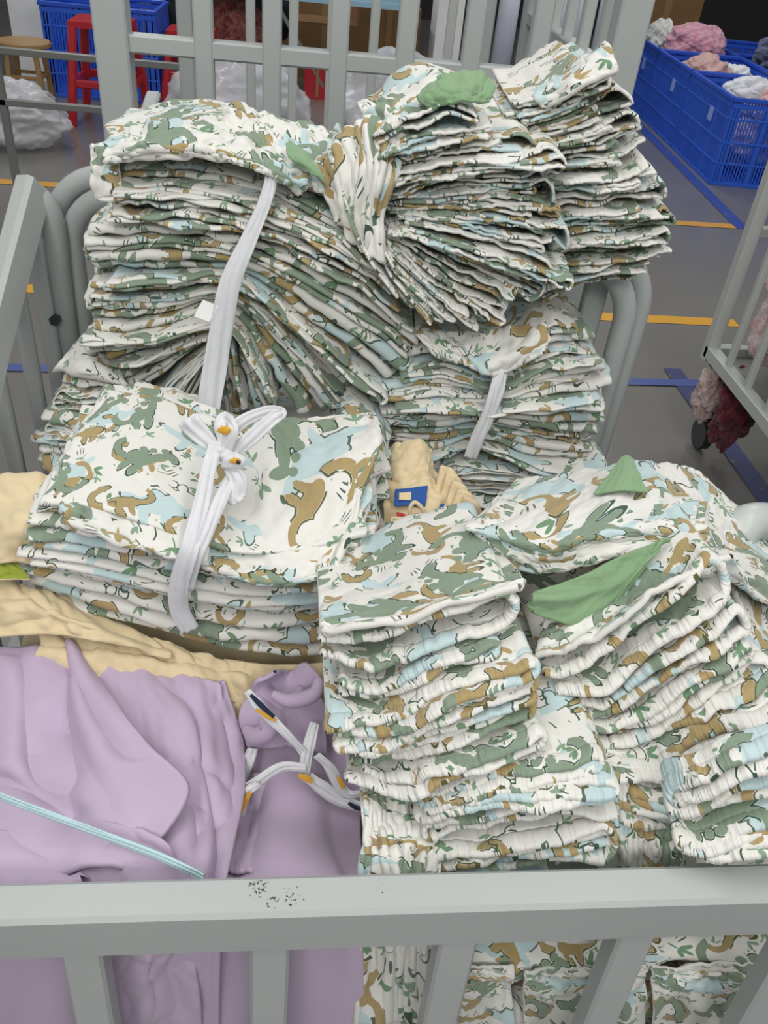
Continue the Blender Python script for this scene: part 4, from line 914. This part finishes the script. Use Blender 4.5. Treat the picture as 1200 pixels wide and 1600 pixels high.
for (L, w, mt) in (([(392, 1086, .602), (408, 1102, .594), (428, 1120, .583)], [.003, .006, .004], 'navy'), ([(400, 1108, .596), (415, 1118, .588), (430, 1126, .581)], [.002, .005, .003], 'mustard'), ([(466, 1212, .553), (478, 1216, .55), (488, 1222, .549)], [.004, .008, .004], 'mustard'),
                   ([(375, 1272, .532), (384, 1250, .537), (392, 1238, .539)], [.003, .006, .003], 'mustard'), ([(528, 1215, .548), (534, 1225, .546), (536, 1232, .545)], [.003, .005, .003], 'mustard'), ([(545, 1255, .54), (556, 1262, .538), (566, 1266, .537)], [.003, .005, .003], 'navy')):
    strip('printed_motif', P3(L), w, M[mt], lt, puff=.05, th=.0012)
ac = strip('aqua_cord', P3([(-60, 1215, .51), (0, 1244, .475), (80, 1275, .455), (160, 1305, .438), (240, 1335, .422), (300, 1362, .408), (318, 1372, .402)]), .0075, M['aqua'], None, puff=.25, th=.002)
tag(ac, 'pale aqua cord stretched diagonally across the lilac garments', 'cord')
a2 = strip('aqua_cord', P3([(-40, 1060, .66), (-5, 1068, .655), (12, 1080, .65), (5, 1092, .645), (-30, 1105, .64)]), .012, M['aqua'], None, puff=.3)
tag(a2, 'pale aqua cord loop at the far left edge on the lilac cloth', 'cord')

# ------------------------------------------------------------------ supporting garments deep in the trolley
def support(x0, x1, y0, y1, z0, z1, n, label, group, mats=None):
    C = np.array([[(x0+(x1-x0)*k/3, y0, z) for k in range(4)] for z in (z0, (z0+z1)/2, z1)])
    for i in range(n):
        o = garment(C, i/n, (i+1)/n, y1-y0, (0, 1, 0), mode='v', seq=[1, 0], th=.004, wob=.12, mats=mats, ds=.012)
        tag(o, label % ('topmost' if i == n-1 else ordn(n-1-i)+' from the top'), 'folded garment', group)
support(-.36, .46, 1.02, 1.25, .27, .84, 6, 'printed garment, %s deep under the tied bundles', 'garments packed under the tied bundles')
support(-.36, .30, .70, .96, .27, .68, 5, 'cream garment, %s packed under the bow bundle', 'cream garments packed under the bow bundle', [M['cream'], M['cream']])
support(.10, .62, .45, .66, .27, .70, 5, 'printed garment, %s packed under the front right stacks', 'garments packed under the front right stacks')
support(-.42, .06, .42, .64, .27, .60, 4, 'lilac garment, %s packed under the lilac pile', 'lilac garments packed under the lilac pile', [M['lilac'], M['lilac']])

# ------------------------------------------------------------------ cage trolley behind
CG_ = empty('cage_trolley', (0.1, 1.8, 0)); tag(CG_, 'tall pale grey cage trolley with flat slats standing behind the bundles', 'cage trolley')
Y0 = 1.46; Y1 = 2.25; XL = -.31; XR = .478
for x, y in ((XL, Y0), (XR, Y0), (XL, Y1), (XR+.02, Y1)):
    MB().bar((x, y, .1), (x, y, 1.75), .05 if y == Y0 else .035, .045, up=(0, 1, 0)).build('corner_post', M['steel'], CG_)
MB().bar((XL, Y0, 1.272), (XR, Y0, 1.272), .03, .026).build('front_rail', M['steel'], CG_)
MB().bar((XL, Y0, .35), (XR, Y0, .35), .03, .03).build('front_rail', M['steel'], CG_)
MB().bar((XL, Y0, 1.7), (XR, Y0, 1.7), .03, .03).build('front_rail', M['steel'], CG_)
for x in (-.174, -.071, .031, .134, .237, .340): MB().bar((x, Y0-.004, .35), (x, Y0-.004, 1.7), .029, .026, up=(0, 1, 0)).build('slat', M['steel'], CG_)
for x in (-.26, -.16, -.06, .03, .13, .22, .31, .40): MB().bar((x, Y1, .35), (x, Y1, 1.7), .022, .014, up=(0, 1, 0)).build('slat', M['steel_light'], CG_)
MB().bar((XL, Y1, 1.16), (XR, Y1, 1.16), .02, .02).build('rear_rail', M['steel_dull'], CG_)
MB().bar((XL, Y1, .35), (XR, Y1, .35), .03, .03).build('rear_rail', M['steel'], CG_)
MB().bar((XR, Y0, 1.275), (XR+.02, Y1, 1.275), .03, .028).build('side_rail', M['steel'], CG_)
MB().bar((XL, Y0, .35), (XL, Y1, .35), .03, .03).build('side_rail', M['steel'], CG_)
MB().bar((XR, Y0, .35), (XR+.02, Y1, .35), .03, .03).build('side_rail', M['steel'], CG_)
for k in range(1, 6):
    y = Y0+(Y1-Y0)*k/6; MB().bar((XR+.02*k/6, y, .35), (XR+.02*k/6, y, 1.7), .022, .022, up=(0, 1, 0)).build('side_slat', M['steel_light'], CG_)
MB().bar(tuple(aty(226, 190, 1.5)), tuple(aty(240, 148, 1.62)), .024, .012, up=(0, 0, 1)).build('angle_bracket', M['steel_light'], CG_)
MB().box(XL, XR, Y0, Y1, .33, .345).build('deck', M['steel_dull'], CG_)

# low rack at far left
RK = empty('low_rack', (-1.6, 4.5, 0)); tag(RK, 'dull grey steel rack with two thin horizontal rails at the upper left', 'rack')
for y in (4.5,):
    MB().bar((-2.6, y, .725), (-.6, y, .712), .03, .03).build('rail', M['steel_dull'], RK)
    MB().bar((-2.6, y, .497), (-.6, y, .492), .035, .03).build('rail', M['steel_dull'], RK)
for x in (-1.51, -.62):
    for y in (4.5,): MB().bar((x, y, 0), (x, y, 1.2), .035, .035, up=(0, 1, 0)).build('post', M['steel_dull'], RK)

# ------------------------------------------------------------------ right trolley with pink garments
RT = empty('side_trolley', (1.6, 2.1, 0)); tag(RT, 'pale steel trolley at the right edge with pink and purple fluffy garments', 'trolley')
px0, py0 = 1.335, 2.467
MB().bar((px0, py0, .32), (px0, py0, 1.25), .04, .04, up=(0, 1, 0)).build('corner_post', M['steel_light'], RT)
MB().bar((px0, py0, .35), (px0, 1.2, .35), .04, .04).build('bottom_rail', M['steel_light'], RT)
MB().bar((px0, py0, .35), (2.5, py0, .35), .04, .04).build('bottom_rail', M['steel_light'], RT)
MB().bar((px0, py0, 1.23), (px0, 1.2, 1.23), .04, .04).build('top_rail', M['steel_light'], RT)
for k in range(1, 8): MB().bar((px0, py0-.145*k, .36), (px0, py0-.145*k, 1.22), .02, .022, up=(0, 1, 0)).build('slat', M['steel_light'], RT)
MB().bar((px0, py0, .75), (2.4, py0, .75), .03, .03).build('end_rail', M['steel_light'], RT)
MB().box(px0, 2.5, 1.2, py0, .33, .342).build('deck', M['steel_dull'], RT)
for x, y in ((px0+.05, py0-.05), (2.4, py0-.05), (px0+.05, 1.3), (2.4, 1.3)):
    w = MB(); w.tube([(x-.015, y, .06), (x+.015, y, .06)], .055, 18); w.bar((x, y, .06), (x, y, .33), .02, .03, up=(0, 1, 0)); w.build('castor', M['bolt'], RT)
fluff_cache = {}
def fluff_mat(a, b_):
    k = a+b_
    if k in fluff_cache: return fluff_cache[k]
    m, t, bs = nt_new('fluffy_'+a, 0.95, 0.1); g = NG(t)
    co = g.n('ShaderNodeNewGeometry').outputs['Position']; f, _ = g.noise(co, 22, 6, 0.75)
    t.links.new(g.mix(g.ramp(f, .38, .62), rgb(a), rgb(b_)), bs.inputs['Base Color']); bs.inputs['Sheen Weight'].default_value = .4
    nf, _ = g.noise(co, 60, 4, .7); bp = g.n('ShaderNodeBump'); bp.inputs['Strength'].default_value = .9; bp.inputs['Distance'].default_value = .012
    t.links.new(nf, bp.inputs['Height']); t.links.new(bp.outputs[0], bs.inputs['Normal'])
    fluff_cache[k] = m; return m
def blob(name, c, r, mat, label, cat, group=None, amp=.16, fq=3.0, seed=0, n=56, flat=None):
    i = np.linspace(0, math.pi, n)[:, None]; j = np.linspace(0, 2*math.pi, 2*n, endpoint=False)[None, :]
    x = np.sin(i)*np.cos(j); y = np.sin(i)*np.sin(j); z = np.cos(i)+0*j
    q = 1+amp*fbm(x*fq+z*1.7*fq, y*fq-z*1.3*fq, seed+11, 1.0, 5)+amp*.6*(1-2*np.abs(fbm(x*fq-z*fq, y*fq+z*fq, seed+3, 1.6, 3)))
    q = np.where((i < .02) | (i > math.pi-.02), 1, q)
    V = np.stack([c[0]+r[0]*q*x, c[1]+r[1]*q*y, c[2]+r[2]*q*z], -1)
    if flat is not None: V[..., 2] = np.maximum(V[..., 2], flat)
    idx = np.arange(n*2*n).reshape(n, 2*n); nx = np.roll(idx, -1, 1)
    Fc = np.stack([idx[:-1], idx[1:], nx[1:], nx[:-1]], -1).reshape(-1, 4)
    o = pmesh(name, V.reshape(-1, 3), Fc, mat, None, True); tag(o, label, cat, group); return o
GP = 'fluffy garments inside the right side trolley'
for i, (c, r, a, b_, w) in enumerate((((1.56, 2.30, .60), (.18, .13, .22), 'd8aeb0', 'f1e4e2', 'pale pink and white fluffy garment at the left corner of the side trolley'),
    ((1.60, 2.05, .58), (.20, .16, .22), 'a89aa2', 'e9e3e4', 'grey and white fluffy garment behind the middle slats of the side trolley'),
    ((1.60, 1.80, .50), (.20, .14, .14), '6b4a86', '9e80b4', 'purple garment low behind the slats of the side trolley'),
    ((1.60, 2.20, .90), (.20, .20, .16), 'c9a0a4', 'f3eeee', 'topmost pink-flecked garment in the side trolley at right edge'))):
    blob('fluffy_garment', c, r, fluff_mat(a, b_), w, 'garment', GP, seed=i*7, amp=.18, flat=.345)
blob('hanging_scrap', (1.44, 2.36, .19), (.07, .05, .135), fluff_mat('4a1f28', '8d3b49'), 'dark red cloth scrap hanging beneath the side trolley', 'cloth scrap', seed=3, amp=.25)
blob('hanging_scrap', (1.36, 2.42, .22), (.045, .04, .10), fluff_mat('b89a94', 'd9c9c2'), 'pale pink cloth scrap hanging beneath the side trolley corner', 'cloth scrap', seed=9, amp=.25)

# ------------------------------------------------------------------ blue crates
M['crate'] = simple('blue_crate_plastic', '2f62d6', 0.38, 0.5, var=.08, scale=4)
M['crate_rim'] = simple('blue_crate_rim_plastic', '2b58c8', 0.35, 0.5)
M['crate_label'] = simple('pale_blue_label', '8ea6e6', 0.5)
def crate(x, y, rz, lx, ly, h, label, z0=0.0, group='blue slatted plastic crates at right'):
    r = empty('plastic_crate', (x, y, z0)); tag(r, label, 'crate', group)
    c, s = math.cos(rz), math.sin(rz)
    def T(px, py, pz): return (x+px*c-py*s, y+px*s+py*c, z0+pz)
    up = lambda dx, dy: (dx*c-dy*s, dx*s+dy*c, 0)
    for nm, (ax, ay, bx, by) in (('long_side', (0, 0, 0, ly)), ('long_side', (lx, 0, lx, ly)), ('short_side', (0, 0, lx, 0)), ('short_side', (0, ly, lx, ly))):
        w = MB(); L = math.hypot(bx-ax, by-ay); n = int(L/.021); dx, dy = (bx-ax)/L, (by-ay)/L; nv = up(dy, -dx)
        for k in range(n+1):
            t_ = k/n; wide = .06 if k % 12 in (0,) else .011
            if wide > .05: t_ = min(max(t_, .03/L), 1-.03/L)
            px, py = ax+(bx-ax)*t_, ay+(by-ay)*t_
            w.bar(T(px, py, .01), T(px, py, h-.02), wide, .008, up=nv, bev=.001)
        for zz, hh in ((.012, .024), (h*.26, .012), (h*.5, .014), (h*.76, .012), (h-.05, .03)):
            w.bar(T(ax, ay, zz), T(bx, by, zz), .012, hh, bev=.002)
        sd_ = w.build(nm, M['crate'], r)
        if (ax, bx) == (0, 0): lside = sd_
    w = MB()
    for (ax, ay, bx, by) in ((0, -.01, 0, ly+.01), (lx, -.01, lx, ly+.01), (-.01, 0, lx+.01, 0), (-.01, ly, lx+.01, ly)):
        w.bar(T(ax, ay, h-.012), T(bx, by, h-.012), .03, .028, bev=.004)
    w.build('rim', M['crate_rim'], r)
    w = MB(); w.bar(T(lx/2, 0, .008), T(lx/2, ly, .008), lx, .012); w.build('base', M['crate'], r)
    w = MB(); w.bar(T(-.009, ly*.35, h*.78), T(-.009, ly*.35, h*.62), .09, .004, up=up(1, 0), bev=.001); w.build('label_plate', M['crate_label'], lside)
    return r
dxy = np.array([3.005-2.77, 9.041-5.928]); RZ = math.atan2(-dxy[0], dxy[1]); ud = dxy/np.linalg.norm(dxy); rd = np.array([ud[1], -ud[0]])
base = np.array([2.77, 5.928]); ly = 1.0
names = ['nearest', 'second', 'farthest']
for k in range(3):
    p = base+ud*(ly+.03)*k; crate(p[0], p[1], RZ, .72, ly, .56, 'blue slatted crate, %s of the row beside the blue floor line' % names[k])
for k in range(4):
    p = base+rd*.80+ud*((ly+.03)*k-.45); crate(p[0], p[1], RZ, .72, ly, .52, 'blue slatted crate, %s in the second row at the right edge' % ['nearest', 'second', 'third', 'farthest'][k])
def inside(k, row, fx, fy): return base+rd*(.80*row+fx)+ud*((ly+.03)*k-.45*row+fy)
GK = 'garments lying in the blue crates'
for i, (k, row, fx, fy, z, r, a, b_, w, nm) in enumerate((
    (0, 0, .47, .27, .48, (.19, .20, .16), 'e3a79c', 'f6d8d2', 'salmon pink garment heaped in the nearest blue crate', 'fluffy_garment'),
    (0, 0, .38, .72, .46, (.22, .16, .14), 'd9dce2', 'f5f6f8', 'white garment with grey folds in the nearest blue crate', 'fluffy_garment'),
    (1, 0, .25, .45, .46, (.18, .28, .15), 'c79a94', 'ddb8b0', 'dusty pink stack of garments in the second blue crate', 'fluffy_garment'),
    (1, 0, .53, .5, .44, (.14, .18, .13), 'e4e6e8', 'f8f8f8', 'small white garment in the second blue crate', 'fluffy_garment'),
    (2, 0, .42, .38, .56, (.25, .26, .18), 'c97f98', 'f0b9c6', 'bright pink fluffy garment heaped on the farthest crate of the row', 'fluffy_garment'),
    (2, 0, .17, .70, .54, (.12, .20, .17), 'c9cabf', 'f3f2ea', 'cream fluffy garment heaped at the left of the farthest crate', 'fluffy_garment'),
    (2, 1, .35, .55, .58, (.26, .28, .20), '2e3a5c', '6c7896', 'navy fluffy garment heaped in a blue crate at the upper right', 'fluffy_garment'),
    (1, 1, .35, .5, .40, (.28, .36, .12), '31406a', '8088a4', 'dark blue garments low in the second row crate', 'fluffy_garment'),
    (0, 1, .35, .5, .36, (.28, .36, .13), 'c58f90', 'efd8d6', 'pink garments low in the nearest second row crate', 'fluffy_garment'),
    (0, 0, .36, .5, .2, (.25, .34, .15), '6d4560', 'e0c9d0', 'mixed pink garments filling the bottom of the nearest crate', 'fluffy_garment'),
    (1, 0, .36, .5, .2, (.25, .34, .15), '8fa0c8', 'e9ecf4', 'pale garments filling the bottom of the second crate', 'fluffy_garment'),
    (2, 0, .36, .5, .2, (.25, .34, .15), '8fa0c8', 'e9ecf4', 'pale garments filling the bottom of the farthest crate', 'fluffy_garment'))):
    p = inside(k, row, fx, fy); blob(nm, (p[0], p[1], z), r, fluff_mat(a, b_), w, 'garment', GK, seed=i*5+2, amp=.14, flat=.02)

# ------------------------------------------------------------------ things in the far background
M['wood'] = simple('varnished_wood', '9a7a4e', 0.4); M['redp'] = simple('red_plastic', 'b31f2c', 0.3, 0.6); M['card'] = simple('brown_cardboard', '8a6844', 0.8)
M['darkstuff'] = simple('dark_machine_paint', '22242c', 0.6); M['bluep'] = simple('deep_blue_plastic', '24428c', 0.45); M['tbl'] = simple('light_blue_table_edge', '9cc3d6', 0.4)
def stool(c, r, h):
    o = empty('round_stool', (c[0], c[1], 0)); tag(o, 'round wooden stool in front of the white pillar at upper left', 'stool')
    MB().lathe((c[0], c[1], h-.035), [(r*.92, 0), (r, .008), (r, .027), (r*.95, .035)], 28).build('seat', M['wood'], o)
    for k in range(4):
        a = math.pi/4+k*math.pi/2; MB().bar((c[0]+.72*r*math.cos(a), c[1]+.72*r*math.sin(a), h-.03), (c[0]+1.0*r*math.cos(a), c[1]+1.0*r*math.sin(a), 0), .03, .03, up=(0, 1, .1)).build('leg', M['wood'], o)
    for zz in (.14, .3):
        w = MB()
        for k in range(4):
            a = math.pi/4+k*math.pi/2; b_ = a+math.pi/2; q = r*(1-.28*zz/h); w.bar((c[0]+q*math.cos(a), c[1]+q*math.sin(a), zz), (c[0]+q*math.cos(b_), c[1]+q*math.sin(b_), zz), .015, .02)
        w.build('stretcher', M['wood'], o)
stool((-1.87, 6.15), .165, .50)
def plastic_stool(x, y, s, h, label):
    o = empty('plastic_stool', (x, y, 0)); tag(o, label, 'stool', 'red plastic stools')
    MB().box(x-s*.42, x+s*.42, y-s*.42, y+s*.42, h-.035, h, bev=.012).build('seat', M['redp'], o)
    for sx in (-1, 1):
        for sy in (-1, 1): MB().bar((x+sx*s*.36, y+sy*s*.36, h-.03), (x+sx*s*.5, y+sy*s*.5, 0), .055, .055, up=(0, 1, .1), bev=.012).build('leg', M['redp'], o)
    w = MB()
    for sy in (-1, 1): w.bar((x-s*.44, y+sy*s*.44, h*.42), (x+s*.44, y+sy*s*.44, h*.42), .03, .05, bev=.008)
    for sx in (-1, 1): w.bar((x+sx*s*.44, y-s*.44, h*.42), (x+sx*s*.44, y+s*.44, h*.42), .03, .05, bev=.008)
    w.build('stretcher', M['redp'], o)
plastic_stool(-1.42, 6.4, .44, .62, 'tall red plastic stool behind the low rack at upper left')
plastic_stool(-.95, 7.2, .40, .5, 'red plastic stool half hidden behind the cage corner post')
def bag_mat():
    m, t, b = nt_new('translucent_bag_film', 0.25, 0.5); g = NG(t)
    b.inputs['Base Color'].default_value = rgb('dcdce0'); b.inputs['Transmission Weight'].default_value = 0.0; b.inputs['Alpha'].default_value = 0.72
    co = g.n('ShaderNodeNewGeometry').outputs['Position']; f, _ = g.noise(co, 6, 3, .5)
    bp = g.n('ShaderNodeBump'); bp.inputs['Strength'].default_value = .5; bp.inputs['Distance'].default_value = .03
    t.links.new(f, bp.inputs['Height']); t.links.new(bp.outputs[0], b.inputs['Normal'])
    t.links.new(g.m('ADD', .3, g.m('MULTIPLY', f, .6), clamp=True), b.inputs['Alpha'])
    return m
BM = bag_mat()
blob('plastic_bag', (-1.82, 5.62, .17), (.29, .22, .19), BM, 'translucent white plastic bag on the floor under the low rack', 'bag', 'plastic bags on the floor', seed=21, amp=.12, flat=.004)
blob('plastic_bag', (-.49, 5.7, .27), (.43, .33, .33), BM, 'large translucent bag behind the cage slats left of centre', 'bag', 'plastic bags on the floor', seed=25, amp=.09, flat=.004)
blob('plastic_bag', (.46, 5.8, .30), (.36, .30, .36), BM, 'crumpled white plastic bag behind the cage slats at centre', 'bag', 'plastic bags on the floor', seed=33, amp=.10, flat=.004)
def crate_simple(x, y, w_, d, h, label, z0=0): 
    o = crate(x, y, 0, w_, d, h, label, z0, 'dark blue crates in the background'); return o
crate_simple(-1.98, 7.0, .8, .6, .62, 'deep blue crate behind the red stool at upper left')
def carton(x, y, w_, d, h, label, mat='card', z0=0):
    o = empty('cardboard_box', (x, y, z0)); tag(o, label, 'box', 'boxes at the back of the hall')
    MB().box(x-w_/2, x+w_/2, y-d/2, y+d/2, z0, z0+h, bev=.004).build('carton_body', M[mat], o)
    w = MB(); w.bar((x-w_/2, y-d/4, z0+h+.004), (x+w_/2, y-d/4, z0+h+.004), d*.49, .004, bev=.001); w.bar((x-w_/2, y+d/4, z0+h+.004), (x+w_/2, y+d/4, z0+h+.004), d*.49, .004, bev=.001); w.build('flap', M[mat], o)
    MB().box(x-w_*.05, x+w_*.05, y-d/2-.003, y-d/2, z0+.02, z0+h*.98, bev=.0005).build('tape_strip', M['wood'], o)
carton(.05, 8.75, .6, .5, .45, 'brown cardboard box under the light blue table'); carton(.62, 8.75, .55, .5, .62, 'tall brown cardboard box left of the white pillar')
carton(.1, 10.6, 1.6, .5, .9, 'wide brown cardboard carton at the back behind the table'); carton(3.9, 11.0, .8, .6, 1.2, 'cardboard box at the far upper right behind the crates')
def rolls():
    M['roll'] = simple('pale_roll_film', 'c5cad6', .35)
    for k in range(5):
        x = 1.55+.21*k; o = MB().lathe((x, 7.9+.05*(k % 2), 0), [(.085, 0), (.085, 1.35), (.03, 1.35), (.03, 1.36)], 20).build('fabric_roll', M['roll'], None, True)
        tag(o, 'pale upright roll, %s behind the cage side' % ['leftmost of five', 'second of five from left', 'middle of five', 'fourth of five from left', 'rightmost of five'][k], 'roll', 'upright rolls behind the cage')
rolls()
TB = empty('work_table', (-.2, 7.9, 0)); tag(TB, 'work table with a light blue edge behind the cage slats', 'table')
MB().box(-1.05, .75, 7.6, 8.3, .70, .735).build('table_top', M['tbl'], TB)
for x in (-1.0, .7):
    for y in (7.65, 8.25): MB().box(x-.02, x+.02, y-.02, y+.02, 0, .70).build('leg', M['steel_dull'], TB)
MB().bar((-.35, 7.66, .68), (.05, 7.66, .1), .03, .02, up=(0, 1, 0)).build('brace', M['steel_dull'], TB)
blob('patterned_blanket', (-.75, 7.95, .32), (.33, .25, .36), fluff_mat('5e1519', 'a86a5c'), 'red patterned blanket bundled under the light blue table', 'blanket', seed=41, amp=.1, flat=.004)
blob('dark_sack', (-1.9, 8.4, .35), (.35, .3, .55), M['darkstuff'], 'dark sack standing beside the white pillar at upper left', 'sack', 'dark sacks at the back', seed=42, amp=.12, flat=.004)
blob('dark_sack', (-.9, 9.2, .5), (.6, .3, .75), M['darkstuff'], 'dark sack behind the work table', 'sack', 'dark sacks at the back', seed=44, amp=.12, flat=.004)
blob('dark_sack', (-3.6, 8.6, .4), (.5, .3, .7), M['darkstuff'], 'dark sack left of the white pillar', 'sack', 'dark sacks at the back', seed=46, amp=.12, flat=.004)
carton(.0, 7.75, .22, .2, .3, 'small red box under the table behind the slats', 'redp'); carton(.52, 7.5, .2, .2, .42, 'small blue box beside the brown carton', 'bluep')
print('scene built', len(bpy.data.objects))
